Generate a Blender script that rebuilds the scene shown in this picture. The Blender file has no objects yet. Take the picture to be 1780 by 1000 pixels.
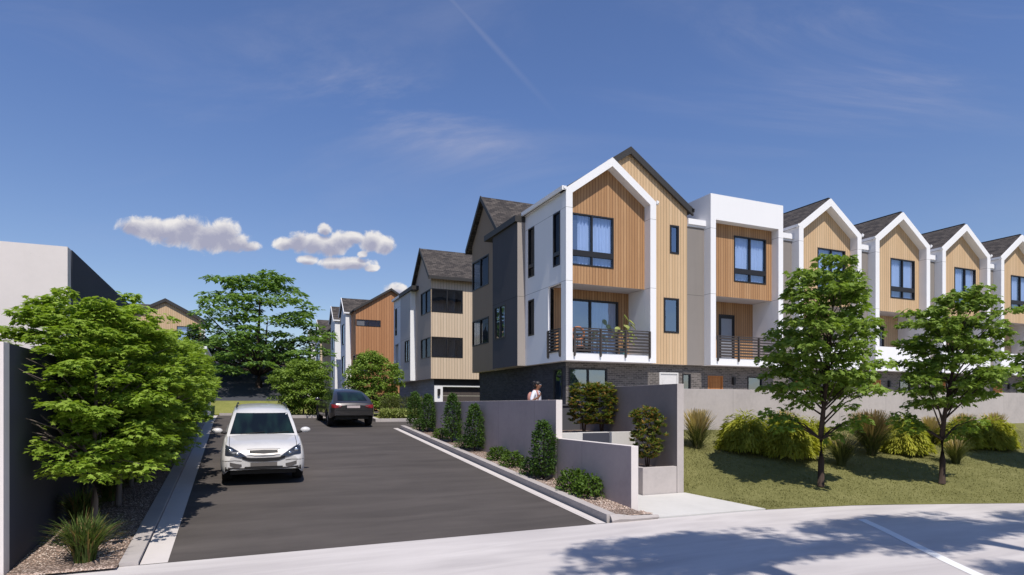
import bpy, bmesh, math, random
import numpy as np
from mathutils import Vector, Matrix
from mathutils.bvhtree import BVHTree

SC = bpy.context.scene
COL = SC.collection
R = math.radians

# ------------------------------------------------------------------ tags
def tag(o, label=None, cat=None, group=None, kind=None):
    if label: o['label'] = label
    if cat: o['category'] = cat
    if group: o['group'] = group
    if kind: o['kind'] = kind
    return o

def empty(name, loc, label, cat, group=None, rz=0.0):
    o = bpy.data.objects.new(name, None)
    COL.objects.link(o)
    o.location = loc
    o.rotation_euler = (0, 0, rz)
    o.empty_display_size = 0.2
    return tag(o, label, cat, group)

def dup(o, loc=None, rz=None, label=None, parent=None, scale=None):
    c = o.copy()
    COL.objects.link(c)
    if parent is not None:
        c.parent = parent
    if loc is not None: c.location = loc
    if rz is not None: c.rotation_euler = (0, 0, rz)
    if scale is not None: c.scale = scale
    if label: c['label'] = label
    for ch in [x for x in COL.objects if x.parent == o]:
        dup(ch, parent=c)
    return c

def world_loc(o):
    v = Vector((0, 0, 0))
    while o is not None:
        v = v + Vector(o.location)
        o = o.parent
    return v

# ------------------------------------------------------------------ mesh builder
class MB:
    def __init__(s):
        s.v = []; s.f = []; s.m = []
    def add(s, vs, fs, mi=0):
        b = len(s.v)
        s.v += [tuple(p) for p in vs]
        s.f += [tuple(b + i for i in f) for f in fs]
        s.m += [mi] * len(fs)
        return s
    def quad(s, a, b, c, d, mi=0):
        return s.add([a, b, c, d], [(0, 1, 2, 3)], mi)
    def poly(s, pts, mi=0):
        return s.add(pts, [tuple(range(len(pts)))], mi)
    def box(s, x0, x1, y0, y1, z0, z1, mi=0):
        vs = [(x0,y0,z0),(x1,y0,z0),(x1,y1,z0),(x0,y1,z0),(x0,y0,z1),(x1,y0,z1),(x1,y1,z1),(x0,y1,z1)]
        fs = [(0,3,2,1),(4,5,6,7),(0,1,5,4),(1,2,6,5),(2,3,7,6),(3,0,4,7)]
        return s.add(vs, fs, mi)
    def hexa(s, p, mi=0):           # 8 points, bottom loop then top loop
        fs = [(0,3,2,1),(4,5,6,7),(0,1,5,4),(1,2,6,5),(2,3,7,6),(3,0,4,7)]
        return s.add(p, fs, mi)
    def prism(s, pts, off, mi=0):   # polygon extruded by a vector
        n = len(pts); o = Vector(off)
        a = [Vector(p) for p in pts]; b = [p + o for p in a]
        fs = [tuple(range(n))[::-1], tuple(range(n, 2*n))]
        fs += [(i, (i+1) % n, n + (i+1) % n, n + i) for i in range(n)]
        return s.add(a + b, fs, mi)
    def tube(s, pts, rad, n=8, mi=0, cap=True):
        pts = [Vector(p) for p in pts]
        rings = []
        for i, p in enumerate(pts):
            t = (pts[min(i+1, len(pts)-1)] - pts[max(i-1, 0)])
            if t.length < 1e-9: t = Vector((0, 0, 1))
            t.normalize()
            a = t.cross(Vector((0, 0, 1)))
            if a.length < 1e-3: a = t.cross(Vector((1, 0, 0)))
            a.normalize(); b = t.cross(a)
            r = rad[i] if hasattr(rad, '__len__') else rad
            rings.append([p + a * (r * math.cos(2*math.pi*k/n)) + b * (r * math.sin(2*math.pi*k/n)) for k in range(n)])
        vs = [q for r_ in rings for q in r_]
        fs = []
        for i in range(len(pts) - 1):
            for k in range(n):
                fs.append((i*n+k, i*n+(k+1) % n, (i+1)*n+(k+1) % n, (i+1)*n+k))
        if cap:
            fs.append(tuple(range(n))[::-1]); fs.append(tuple((len(pts)-1)*n + k for k in range(n)))
        return s.add(vs, fs, mi)
    def ball(s, c, r, nu=12, nv=8, mi=0):
        rx, ry, rz = r if hasattr(r, '__len__') else (r, r, r)
        vs = []; fs = []
        for j in range(nv + 1):
            th = math.pi * j / nv
            for i in range(nu):
                ph = 2 * math.pi * i / nu
                vs.append((c[0] + rx*math.sin(th)*math.cos(ph), c[1] + ry*math.sin(th)*math.sin(ph), c[2] + rz*math.cos(th)))
        for j in range(nv):
            for i in range(nu):
                fs.append((j*nu+i, (j+1)*nu+i, (j+1)*nu+(i+1) % nu, j*nu+(i+1) % nu))
        return s.add(vs, fs, mi)
    def grid(s, fn, nu, nv, mi=0):
        vs = [fn(i/nu, j/nv) for j in range(nv+1) for i in range(nu+1)]
        fs = [(j*(nu+1)+i, j*(nu+1)+i+1, (j+1)*(nu+1)+i+1, (j+1)*(nu+1)+i) for j in range(nv) for i in range(nu)]
        return s.add(vs, fs, mi)
    def build(s, name, mats, parent=None, smooth=False, bevel=0.0, origin=None):
        org = world_loc(parent) if parent is not None else Vector(origin or (0, 0, 0))
        me = bpy.data.meshes.new(name)
        V = np.array(s.v, dtype=float).reshape(-1, 3)
        me.from_pydata((V - np.array(org)).tolist(), [], s.f)
        if not isinstance(mats, (list, tuple)): mats = [mats]
        for m in mats: me.materials.append(m)
        if len(mats) > 1:
            me.polygons.foreach_set('material_index', s.m)
        uv = me.uv_layers.new(name='UVMap')
        data = np.zeros(len(me.loops) * 2)
        li = 0
        for f in s.f:
            p = [V[i] for i in f]
            n = np.zeros(3)
            for k in range(len(p)):
                a = p[k]; b = p[(k+1) % len(p)]
                n += np.cross(a, b)
            l = np.linalg.norm(n)
            n = n / l if l > 1e-12 else np.array([0, 0, 1.0])
            if abs(n[2]) > 0.98:
                ua = np.array([1.0, 0, 0]); va = np.array([0, 1.0, 0])
            else:
                ua = np.array([-n[1], n[0], 0.0]); ua /= np.linalg.norm(ua)
                if ua[0] + ua[1] < 0: ua = -ua
                va = np.cross(n, ua)
                if va[2] < 0: va = -va
            for q in p:
                data[li] = q @ ua; data[li+1] = q @ va; li += 2
        uv.data.foreach_set('uv', data)
        if smooth:
            me.polygons.foreach_set('use_smooth', [True] * len(me.polygons))
        me.update()
        o = bpy.data.objects.new(name, me)
        COL.objects.link(o)
        if parent is not None: o.parent = parent
        else: o.location = org
        if bevel:
            b = o.modifiers.new('bevel', 'BEVEL'); b.width = bevel; b.segments = 2; b.limit_method = 'ANGLE'
        return o

# ------------------------------------------------------------------ materials
class NT:
    def __init__(s, name):
        s.mat = bpy.data.materials.new(name); s.mat.use_nodes = True
        s.t = s.mat.node_tree; s.t.nodes.clear()
        s.out = s.n('ShaderNodeOutputMaterial')
    def n(s, typ, ins=None, **kw):
        nd = s.t.nodes.new(typ)
        for k, v in kw.items(): setattr(nd, k, v)
        if ins:
            for k, v in ins.items():
                sock = nd.inputs[k]
                if isinstance(v, bpy.types.NodeSocket): s.t.links.new(v, sock)
                else: sock.default_value = v
        return nd
    def math(s, op, a, b=0.0, c=0.0, clamp=False):
        return s.n('ShaderNodeMath', {0: a, 1: b, 2: c}, operation=op, use_clamp=clamp).outputs[0]
    def mix(s, f, a, b, blend='MIX'):
        nd = s.n('ShaderNodeMix', data_type='RGBA', blend_type=blend)
        for i, v in ((0, f), (6, a), (7, b)):
            if isinstance(v, bpy.types.NodeSocket): s.t.links.new(v, nd.inputs[i])
            else: nd.inputs[i].default_value = v
        return nd.outputs[2]
    def ramp(s, f, stops):
        nd = s.n('ShaderNodeValToRGB', {0: f})
        e = nd.color_ramp.elements
        while len(e) < len(stops): e.new(0.5)
        for i, (p, c) in enumerate(stops):
            e[i].position = p; e[i].color = c
        return nd.outputs[0]
    def noise(s, vec, scale, detail=4, rough=0.55, dist=0.0):
        return s.n('ShaderNodeTexNoise', {'Vector': vec, 'Scale': scale, 'Detail': detail, 'Roughness': rough, 'Distortion': dist}).outputs[0]
    def obj(s): return s.n('ShaderNodeTexCoord').outputs['Object']
    def uv(s): return s.n('ShaderNodeTexCoord').outputs['UV']
    def pos(s): return s.n('ShaderNodeNewGeometry').outputs['Position']
    def scale(s, vec, sc):
        return s.n('ShaderNodeMapping', {'Vector': vec, 'Scale': sc}).outputs[0]
    def bump(s, h, st=0.3, d=0.02):
        return s.n('ShaderNodeBump', {'Height': h, 'Strength': st, 'Distance': d}).outputs[0]
    def pbsdf(s, col, rough=0.7, normal=None, metal=0.0, spec=0.3, **kw):
        ins = {'Base Color': col, 'Roughness': rough, 'Metallic': metal, 'Specular IOR Level': spec}
        if normal is not None: ins['Normal'] = normal
        ins.update(kw)
        p = s.n('ShaderNodeBsdfPrincipled', ins)
        s.t.links.new(p.outputs[0], s.out.inputs[0])
        return p

def c4(r, g, b): return (r, g, b, 1.0)
def srgb(r, g, b):
    f = lambda v: (v/255/12.92) if v/255 <= 0.04045 else ((v/255 + 0.055)/1.055) ** 2.4
    return (f(r), f(g), f(b), 1.0)
def mul(c, k): return (c[0]*k, c[1]*k, c[2]*k, 1.0)

def m_plain(name, col, rough=0.5, metal=0.0, var=0.12, spec=0.4):
    t = NT(name)
    n = t.noise(t.pos(), 6.0, 5)
    cl = t.mix(n, mul(col, 1 - var), mul(col, 1 + var))
    t.pbsdf(cl, rough, None, metal, spec)
    return t.mat

def m_stucco(name, col, var=0.07, joints=(), jw=0.018, rough=0.85, bump=0.15, streak=0.06):
    t = NT(name)
    p = t.pos()
    n1 = t.noise(p, 0.9, 5); n2 = t.noise(p, 60.0, 3)
    st = t.noise(t.scale(p, (3.0, 3.0, 0.25)), 1.4, 4)
    f = t.math('ADD', t.math('MULTIPLY', n1, 0.6), t.math('MULTIPLY', n2, 0.4))
    cl = t.mix(f, mul(col, 1 - var), mul(col, 1 + var))
    cl = t.mix(t.math('MULTIPLY', t.math('SUBTRACT', st, 0.45, clamp=True), streak * 10, clamp=True), cl, mul(col, 0.8))
    h = n2
    if joints:
        z = t.n('ShaderNodeSeparateXYZ', {0: p}).outputs[2]
        acc = None
        for j in joints:
            d = t.math('LESS_THAN', t.math('ABSOLUTE', t.math('SUBTRACT', z, j)), jw / 2)
            acc = d if acc is None else t.math('MAXIMUM', acc, d)
        cl = t.mix(t.math('MULTIPLY', acc, 0.75), cl, mul(col, 0.22))
    t.pbsdf(cl, rough, t.bump(h, bump, 0.01), spec=0.2)
    return t.mat

def m_concrete(name, col, var=0.16, form=True, panel=0.0):
    t = NT(name)
    p = t.pos()
    n1 = t.noise(p, 0.7, 6, 0.62, 0.4); n2 = t.noise(p, 9.0, 5); n3 = t.noise(p, 80, 2)
    st = t.noise(t.scale(p, (2.2, 2.2, 0.2)), 1.3, 4)
    f = t.math('ADD', t.math('MULTIPLY', n1, 0.55), t.math('ADD', t.math('MULTIPLY', n2, 0.25), t.math('MULTIPLY', st, 0.2)))
    cl = t.ramp(f, [(0.3, mul(col, 1 - var * 1.3)), (0.5, col), (0.72, mul(col, 1 + var))])
    vor = t.n('ShaderNodeTexVoronoi', {'Vector': p, 'Scale': 7.0}).outputs['Distance']
    pit = t.math('LESS_THAN', vor, 0.045)
    cl = t.mix(t.math('MULTIPLY', pit, 0.35), cl, mul(col, 0.35))
    if panel:
        u = t.n('ShaderNodeSeparateXYZ', {0: t.uv()}).outputs[0]
        fr = t.math('FRACT', t.math('DIVIDE', u, panel))
        g = t.math('LESS_THAN', fr, 0.012 / panel)
        cl = t.mix(t.math('MULTIPLY', g, 0.55), cl, mul(col, 0.3))
    t.pbsdf(cl, 0.85, t.bump(t.math('ADD', n2, t.math('MULTIPLY', n3, 0.5)), 0.15, 0.01), spec=0.25)
    return t.mat

def m_boards(name, ca, cb, w=0.145, groove=0.075, gdark=0.3, rough=0.65, grain=0.18):
    t = NT(name)
    sp = t.n('ShaderNodeSeparateXYZ', {0: t.uv()})
    u, v = sp.outputs[0], sp.outputs[1]
    q = t.math('DIVIDE', u, w)
    idx = t.math('FLOOR', q); fr = t.math('FRACT', q)
    rnd = t.n('ShaderNodeTexWhiteNoise', {'W': idx}, noise_dimensions='1D').outputs[0]
    cl = t.mix(rnd, ca, cb)
    off = t.math('MULTIPLY', rnd, 37.0)
    vec = t.n('ShaderNodeCombineXYZ', {0: t.math('MULTIPLY', u, 38.0), 1: t.math('ADD', t.math('MULTIPLY', v, 1.3), off), 2: off}).outputs[0]
    g = t.noise(vec, 1.0, 5, 0.6, 0.6)
    cl = t.mix(g, mul(ca, 1 - grain * 1.6), cl) if grain else cl
    knot = t.noise(t.n('ShaderNodeCombineXYZ', {0: t.math('MULTIPLY', u, 5.0), 1: t.math('ADD', t.math('MULTIPLY', v, 0.9), off), 2: 0.0}).outputs[0], 1.0, 3)
    cl = t.mix(t.math('MULTIPLY', t.math('SUBTRACT', knot, 0.55, clamp=True), 1.2, clamp=True), cl, mul(ca, 0.7))
    gr = t.math('LESS_THAN', fr, groove)
    cl = t.mix(gr, cl, mul(ca, gdark))
    h = t.math('SUBTRACT', 1.0, gr)
    t.pbsdf(cl, rough, t.bump(t.math('ADD', h, t.math('MULTIPLY', g, 0.08)), 0.5, 0.02), spec=0.25)
    return t.mat

def m_brick(name, c1, c2, mortar, bw=0.24, rh=0.075, ms=0.012, bump=0.5, rough=0.85, sq=1.0):
    t = NT(name)
    b = t.n('ShaderNodeTexBrick', {'Vector': t.uv(), 'Color1': c1, 'Color2': c2, 'Mortar': mortar, 'Scale': 1.0,
            'Mortar Size': ms, 'Mortar Smooth': 0.2, 'Bias': -0.1, 'Brick Width': bw, 'Row Height': rh})
    n = t.noise(t.pos(), 14.0, 5)
    cl = t.mix(0.65, b.outputs[0], t.mix(n, (0.25, 0.25, 0.25, 1), (1.6, 1.6, 1.6, 1)), 'MULTIPLY')
    h = t.math('SUBTRACT', t.math('MULTIPLY', n, 0.5), b.outputs[1])
    t.pbsdf(cl, rough, t.bump(h, bump, 0.015), spec=0.2)
    return t.mat

def m_glass(name, tint=(0.62, 0.74, 0.9, 1), refl=0.3, refl_col=(0.8, 0.88, 1.0, 1)):
    t = NT(name)
    geo = t.n('ShaderNodeNewGeometry')
    ct = t.math('ABSOLUTE', t.n('ShaderNodeVectorMath', {0: geo.outputs['Incoming'], 1: geo.outputs['Normal']}, operation='DOT_PRODUCT').outputs['Value'])
    lw = t.math('ADD', 0.04, t.math('MULTIPLY', 0.96, t.math('POWER', t.math('SUBTRACT', 1.0, ct, clamp=True), 5.0)))
    f = t.math('ADD', t.math('MULTIPLY', lw, 0.9), refl, clamp=True)
    nb = t.bump(t.noise(t.pos(), 0.9, 2), 0.03, 0.3)
    g = t.n('ShaderNodeBsdfGlossy', {'Color': refl_col, 'Roughness': 0.02, 'Normal': nb})
    tr = t.n('ShaderNodeBsdfTransparent', {'Color': tint})
    mx = t.n('ShaderNodeMixShader', {0: f, 1: tr.outputs[0], 2: g.outputs[0]})
    t.t.links.new(mx.outputs[0], t.out.inputs[0])
    return t.mat

def m_leaf(name, ca, cb, cc=None, trans=0.35, rough=0.55, nscale=1.6):
    t = NT(name)
    geo = t.n('ShaderNodeNewGeometry')
    rnd = geo.outputs['Random Per Island']
    cl = t.mix(rnd, ca, cb)
    n = t.noise(t.obj(), nscale, 3)
    k = t.math('MULTIPLY', t.math('SUBTRACT', n, 0.35, clamp=True), 2.2, clamp=True)
    cl = t.mix(k, mul(ca, 0.75), cl)
    if cc is not None:
        sel = t.math('GREATER_THAN', t.math('FRACT', t.math('MULTIPLY', rnd, 7.31)), 0.78)
        cl = t.mix(sel, cl, cc)
    p = t.n('ShaderNodeBsdfPrincipled', {'Base Color': cl, 'Roughness': rough, 'Specular IOR Level': 0.18})
    tl = t.n('ShaderNodeBsdfTranslucent', {'Color': t.mix(1.0, cl, (1.25, 1.3, 0.55, 1), 'MULTIPLY')})
    mx = t.n('ShaderNodeMixShader', {0: trans, 1: p.outputs[0], 2: tl.outputs[0]})
    t.t.links.new(mx.outputs[0], t.out.inputs[0])
    return t.mat

def m_bark(name, col):
    t = NT(name)
    p = t.obj()
    n = t.noise(t.scale(p, (18, 18, 2.5)), 1.0, 6)
    t.pbsdf(t.mix(n, mul(col, 0.5), mul(col, 1.5)), 0.9, t.bump(n, 0.6, 0.02), spec=0.15)
    return t.mat

def m_asphalt(name, col, worn=0.25):
    t = NT(name)
    p = t.pos()
    a = t.noise(t.scale(p, (0.35, 1.5, 1)), 1.0, 6, 0.6, 0.5)
    b = t.noise(p, 120, 2); c = t.noise(p, 0.35, 4)
    f = t.math('ADD', t.math('MULTIPLY', a, 0.5), t.math('ADD', t.math('MULTIPLY', b, 0.25), t.math('MULTIPLY', c, 0.25)))
    cl = t.ramp(f, [(0.3, mul(col, 1 - worn)), (0.5, col), (0.7, mul(col, 1 + worn))])
    t.pbsdf(cl, 0.9, t.bump(b, 0.3, 0.01), spec=0.25)
    return t.mat

def m_gravel(name):
    t = NT(name)
    p = t.pos()
    v = t.n('ShaderNodeTexVoronoi', {'Vector': p, 'Scale': 30.0})
    sx = t.n('ShaderNodeSeparateColor', {0: v.outputs['Color']}).outputs[0]
    cl = t.ramp(sx, [(0.0, c4(0.26, 0.18, 0.14)), (0.4, c4(0.46, 0.335, 0.265)), (0.7, c4(0.60, 0.46, 0.38)), (1.0, c4(0.72, 0.61, 0.53))])
    cl = t.mix(t.math('MULTIPLY', v.outputs['Distance'], 1.5, clamp=True), cl, c4(0.14, 0.10, 0.08))
    t.pbsdf(cl, 0.9, t.bump(t.math('SUBTRACT', 1.0, v.outputs['Distance']), 0.9, 0.03), spec=0.2)
    return t.mat

def m_lawn(name, ca, cb):
    t = NT(name)
    p = t.pos()
    a = t.noise(p, 1.1, 5, 0.6); b = t.noise(t.scale(p, (14, 9, 9)), 1.0, 4, 0.7, 0.7)
    f = t.math('ADD', t.math('MULTIPLY', a, 0.45), t.math('MULTIPLY', b, 0.55))
    cl = t.ramp(f, [(0.33, mul(ca, 0.7)), (0.5, ca), (0.68, cb)])
    t.pbsdf(cl, 0.95, t.bump(b, 0.6, 0.03), spec=0.1)
    return t.mat

def m_paint(name, col, rough=0.25, metal=0.0, coat=0.8):
    t = NT(name)
    n = t.noise(t.obj(), 3.0, 3); fl = t.noise(t.obj(), 900, 1)
    cl = t.mix(n, mul(col, 0.93), mul(col, 1.05))
    dirt = t.math('MULTIPLY', t.math('SUBTRACT', t.noise(t.obj(), 5.0, 5), 0.5, clamp=True), 0.5)
    t.pbsdf(t.mix(dirt, cl, c4(0.16, 0.14, 0.12)), rough, None, metal, 0.5, **{'Coat Weight': coat, 'Coat Roughness': 0.05})
    return t.mat

def m_emit_free_light(name):
    return m_plain(name, c4(0.02, 0.02, 0.022), 0.4)

Z0 = 3.94           # underside of the upper storeys
JO = (7.15, 10.1)   # panel joints
M = {}
M['white'] = m_stucco('white_render', c4(0.80, 0.79, 0.79), 0.03, JO, streak=0.02)
M['white_plain'] = m_stucco('white_trim', c4(0.80, 0.79, 0.79), 0.03, streak=0.02)
M['taupe'] = m_stucco('taupe_render', c4(0.24, 0.215, 0.195), 0.14, (7.1,))
M['charcoal'] = m_stucco('charcoal_render', c4(0.075, 0.075, 0.085), 0.1, (7.1,))
M['brown'] = m_stucco('brown_render', c4(0.27, 0.205, 0.155), 0.1)
M['beige'] = m_stucco('beige_render', c4(0.34, 0.30, 0.27), 0.08, (7.1,))
M['greige'] = m_stucco('greige_render', c4(0.52, 0.48, 0.47), 0.05, (7.1,))
M['greige_dark'] = m_stucco('mushroom_render', c4(0.42, 0.35, 0.31), 0.05)
M['cedar'] = m_boards('cedar_boards', c4(0.43, 0.232, 0.108), c4(0.60, 0.36, 0.185), 0.14, 0.11, 0.16)
M['cedar2'] = m_boards('orange_cedar_boards', c4(0.43, 0.20, 0.09), c4(0.60, 0.31, 0.15), 0.24, 0.09, 0.3)
M['tan'] = m_boards('tan_boards', c4(0.60, 0.41, 0.235), c4(0.70, 0.51, 0.32), 0.155, 0.09, 0.25, grain=0.1)
M['tan2'] = m_boards('pale_tan_boards', c4(0.62, 0.485, 0.345), c4(0.71, 0.57, 0.42), 0.2, 0.08, 0.28, grain=0.08)
M['shingle'] = m_brick('roof_shingles', c4(0.105, 0.09, 0.08), c4(0.036, 0.032, 0.032), c4(0.02, 0.018, 0.018), 0.34, 0.15, 0.012, 0.6)
M['brick'] = m_brick('charcoal_brick', c4(0.16, 0.14, 0.128), c4(0.065, 0.058, 0.055), c4(0.21, 0.19, 0.172), 0.25, 0.08, 0.012)
M['brick_dark'] = m_brick('black_brick', c4(0.062, 0.064, 0.074), c4(0.035, 0.037, 0.045), c4(0.055, 0.055, 0.062), 0.25, 0.08, 0.010)
M['brick_grey'] = m_brick('grey_block', c4(0.30, 0.29, 0.31), c4(0.24, 0.235, 0.25), c4(0.2, 0.2, 0.21), 0.6, 0.2, 0.012)
M['dark_metal'] = m_plain('dark_bronze_metal', c4(0.028, 0.024, 0.022), 0.45, 0.0, 0.2)
M['fascia'] = m_plain('dark_fascia', c4(0.035, 0.032, 0.03), 0.6)
M['rail'] = m_plain('bronze_railing', c4(0.05, 0.041, 0.037), 0.5, 0.0, 0.25)
M['frame'] = m_plain('window_frame', c4(0.018, 0.017, 0.018), 0.45)
M['glass'] = m_glass('window_glass', (0.66, 0.76, 0.92, 1), refl=0.20)
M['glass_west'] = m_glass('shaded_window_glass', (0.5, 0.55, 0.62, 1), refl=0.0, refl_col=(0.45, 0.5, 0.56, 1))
M['glass_sky'] = m_glass('sliding_door_glass', (0.4, 0.5, 0.66, 1), refl=0.3)
M['room'] = m_plain('dim_interior', c4(0.13, 0.135, 0.15), 0.9)
M['room_dark'] = m_plain('dark_interior', c4(0.035, 0.036, 0.042), 0.9)
M['curtain'] = m_plain('curtain_fabric', c4(0.74, 0.76, 0.82), 0.95, 0.0, 0.06)
M['door_white'] = m_plain('white_door', c4(0.62, 0.60, 0.58), 0.5, 0, 0.03)
M['door_orange'] = m_boards('orange_wood_door', c4(0.42, 0.165, 0.05), c4(0.52, 0.22, 0.07), 0.16)
M['door_grey'] = m_plain('grey_door', c4(0.30, 0.30, 0.32), 0.5, 0, 0.05)
M['garage'] = m_boards('garage_door', c4(0.09, 0.075, 0.068), c4(0.10, 0.083, 0.075), 0.9, 0.01)
M['conc'] = m_concrete('cast_concrete', c4(0.45, 0.405, 0.385), panel=2.4)
M['conc_shade_side'] = m_concrete('wall_concrete_shade_side', c4(0.40, 0.335, 0.33), 0.13, panel=2.4)  # drive wall sides: their shade is put into this darker tone
M['conc_lit_face'] = m_concrete('wall_concrete_lit_face', c4(0.68, 0.62, 0.585), 0.05)  # same walls, sunlit end and top lightened in the colour
M['conc_fin_shade'] = m_concrete('fin_concrete_shade_side', c4(0.20, 0.175, 0.17), 0.14)  # fin concrete darkened in colour for its shaded west side
M['conc_bld'] = m_concrete('pale_block_render', c4(0.66, 0.605, 0.575), 0.05)
M['conc_lt'] = m_concrete('pale_concrete', c4(0.56, 0.54, 0.51), 0.08)
M['kerbm'] = m_concrete('kerb_concrete', c4(0.42, 0.38, 0.36), 0.12, panel=3.0)
M['pan'] = m_concrete('gutter_concrete', c4(0.58, 0.53, 0.50), 0.07, panel=3.0)
M['slate'] = m_stucco('slate_shade_tone', c4(0.055, 0.058, 0.075), 0.12, bump=0.1)  # dark colour stands in for deep shade on faces away from the sun
M['asphalt'] = m_asphalt('asphalt', c4(0.081, 0.070, 0.064), 0.42)
M['asphalt_hill'] = m_asphalt('hill_asphalt', c4(0.055, 0.057, 0.065), 0.12)
M['gravel'] = m_gravel('gravel_bed')
M['lawn'] = m_lawn('lawn_turf', c4(0.165, 0.16, 0.058), c4(0.225, 0.212, 0.088))
M['grass_far'] = m_lawn('verge_turf', c4(0.21, 0.215, 0.06), c4(0.29, 0.28, 0.09))
M['soil'] = m_lawn('bare_soil', c4(0.13, 0.115, 0.07), c4(0.17, 0.15, 0.095))
M['mulch'] = m_gravel('planter_mulch')
M['bark'] = m_bark('brown_bark', c4(0.055, 0.038, 0.03))
M['bark_grey'] = m_bark('grey_bark', c4(0.17, 0.14, 0.12))
M['leaf_lime'] = m_leaf('lime_maple_leaf', c4(0.25, 0.37, 0.046), c4(0.48, 0.61, 0.125), trans=0.40)
M['leaf_mid'] = m_leaf('maple_leaf', c4(0.19, 0.29, 0.046), c4(0.44, 0.56, 0.14), trans=0.38, rough=0.55)
M['leaf_big'] = m_leaf('layered_leaf', c4(0.165, 0.285, 0.075), c4(0.35, 0.49, 0.15), trans=0.38)
M['leaf_dark'] = m_leaf('dark_shrub_leaf', c4(0.065, 0.13, 0.028), c4(0.16, 0.255, 0.055), trans=0.32, rough=0.5)
M['leaf_low'] = m_leaf('low_shrub_leaf', c4(0.085, 0.15, 0.022), c4(0.16, 0.26, 0.04), trans=0.28, rough=0.5)
M['leaf_olive'] = m_leaf('olive_shrub_leaf', c4(0.13, 0.15, 0.045), c4(0.22, 0.245, 0.08), trans=0.28)
M['leaf_red'] = m_leaf('bronze_tipped_leaf', c4(0.13, 0.18, 0.034), c4(0.29, 0.31, 0.08), c4(0.34, 0.20, 0.065), trans=0.32)
M['leaf_gold'] = m_leaf('golden_shrub_leaf', c4(0.38, 0.40, 0.05), c4(0.66, 0.61, 0.10), trans=0.38)
M['leaf_yellow'] = m_leaf('variegated_leaf', c4(0.28, 0.34, 0.09), c4(0.52, 0.52, 0.2), trans=0.3)
M['blade'] = m_leaf('grass_blade', c4(0.11, 0.13, 0.045), c4(0.21, 0.22, 0.08), trans=0.28)
M['blade_green'] = m_leaf('tussock_blade', c4(0.10, 0.155, 0.035), c4(0.19, 0.25, 0.075), c4(0.20, 0.15, 0.06), trans=0.28)
M['plume'] = m_leaf('straw_plume', c4(0.62, 0.48, 0.23), c4(0.80, 0.66, 0.37), trans=0.3)
M['plume_brown'] = m_leaf('brown_plume', c4(0.33, 0.235, 0.115), c4(0.56, 0.42, 0.22), trans=0.3)
M['turf_blade'] = m_leaf('turf_blade', c4(0.20, 0.195, 0.068), c4(0.29, 0.275, 0.115), trans=0.4, rough=0.85)
M['car_white'] = m_paint('white_car_paint', c4(0.62, 0.60, 0.58), 0.3)
M['car_dark'] = m_paint('graphite_car_paint', c4(0.05, 0.045, 0.045), 0.28, 0.5)
M['car_glass'] = None
M['rubber'] = m_plain('tyre_rubber', c4(0.012, 0.012, 0.012), 0.8)
M['plastic'] = m_plain('black_plastic', c4(0.018, 0.017, 0.017), 0.6)
M['valance'] = m_plain('grey_plastic', c4(0.10, 0.09, 0.085), 0.6)
M['alloy'] = m_plain('alloy_metal', c4(0.32, 0.32, 0.33), 0.35, 0.8)
M['chrome'] = m_plain('bright_trim', c4(0.50, 0.47, 0.43), 0.3, 0.6)
M['lamp_glass'] = m_plain('headlamp_lens', c4(0.022, 0.026, 0.036), 0.12, 0.0, 0.3, 0.8)
M['lamp_refl'] = m_plain('headlamp_reflector', c4(0.55, 0.58, 0.62), 0.15, 0.9)
M['red_lens'] = m_plain('tail_lamp_lens', c4(0.20, 0.016, 0.018), 0.15)
M['plate'] = m_plain('number_plate', c4(0.50, 0.42, 0.40), 0.5)
M['plate_grey'] = m_plain('blank_plate', c4(0.14, 0.125, 0.115), 0.5)
M['skin'] = m_plain('skin', c4(0.24, 0.11, 0.06), 0.55)
M['hair'] = m_plain('dark_hair', c4(0.018, 0.015, 0.014), 0.5)
M['shirt'] = m_plain('white_shirt', c4(0.72, 0.72, 0.78), 0.9, 0, 0.05)
M['jeans'] = m_plain('blue_denim', c4(0.035, 0.05, 0.09), 0.9)
M['strap'] = m_plain('pink_canvas', c4(0.45, 0.21, 0.17), 0.8)
M['phone'] = m_plain('black_phone', c4(0.015, 0.015, 0.017), 0.25)
M['paintline'] = m_stucco('road_paint', c4(0.78, 0.77, 0.75), 0.12)
M['rattan'] = m_plain('rattan', c4(0.42, 0.15, 0.06), 0.7, 0, 0.3)
M['pot'] = m_plain('brown_pot', c4(0.10, 0.055, 0.035), 0.6)
M['teal'] = m_plain('teal_glaze', c4(0.10, 0.24, 0.25), 0.4)

def m_street():
    t = NT('street_concrete')
    p = t.pos()
    a = t.noise(t.scale(p, (0.5, 1.1, 1)), 0.6, 5, 0.55, 0.6)
    b = t.noise(t.scale(p, (0.4, 2.4, 1)), 0.9, 4, 0.6, 0.8)
    f = t.math('ADD', t.math('MULTIPLY', a, 0.5), t.math('MULTIPLY', b, 0.5))
    cl = t.ramp(f, [(0.30, c4(0.42, 0.385, 0.375)), (0.5, c4(0.53, 0.49, 0.47)), (0.68, c4(0.63, 0.585, 0.56))])
    fine = t.noise(p, 70, 3)
    cl = t.mix(0.25, cl, t.mix(fine, (0.6, 0.6, 0.6, 1), (1.4, 1.4, 1.4, 1)), 'MULTIPLY')
    t.pbsdf(cl, 0.85, t.bump(fine, 0.15, 0.01), spec=0.25)
    return t.mat
M['street'] = m_street()

def m_carglass():
    t = NT('tinted_car_glass')
    n = t.noise(t.scale(t.obj(), (2.2, .6, .6)), 1.3, 2)
    cl = t.ramp(n, [(0.42, c4(0.004, 0.006, 0.006)), (0.75, c4(0.012, 0.03, 0.022))])
    t.pbsdf(cl, 0.04, None, 0.0, 0.55)
    return t.mat
M['car_glass'] = m_carglass()

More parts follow.
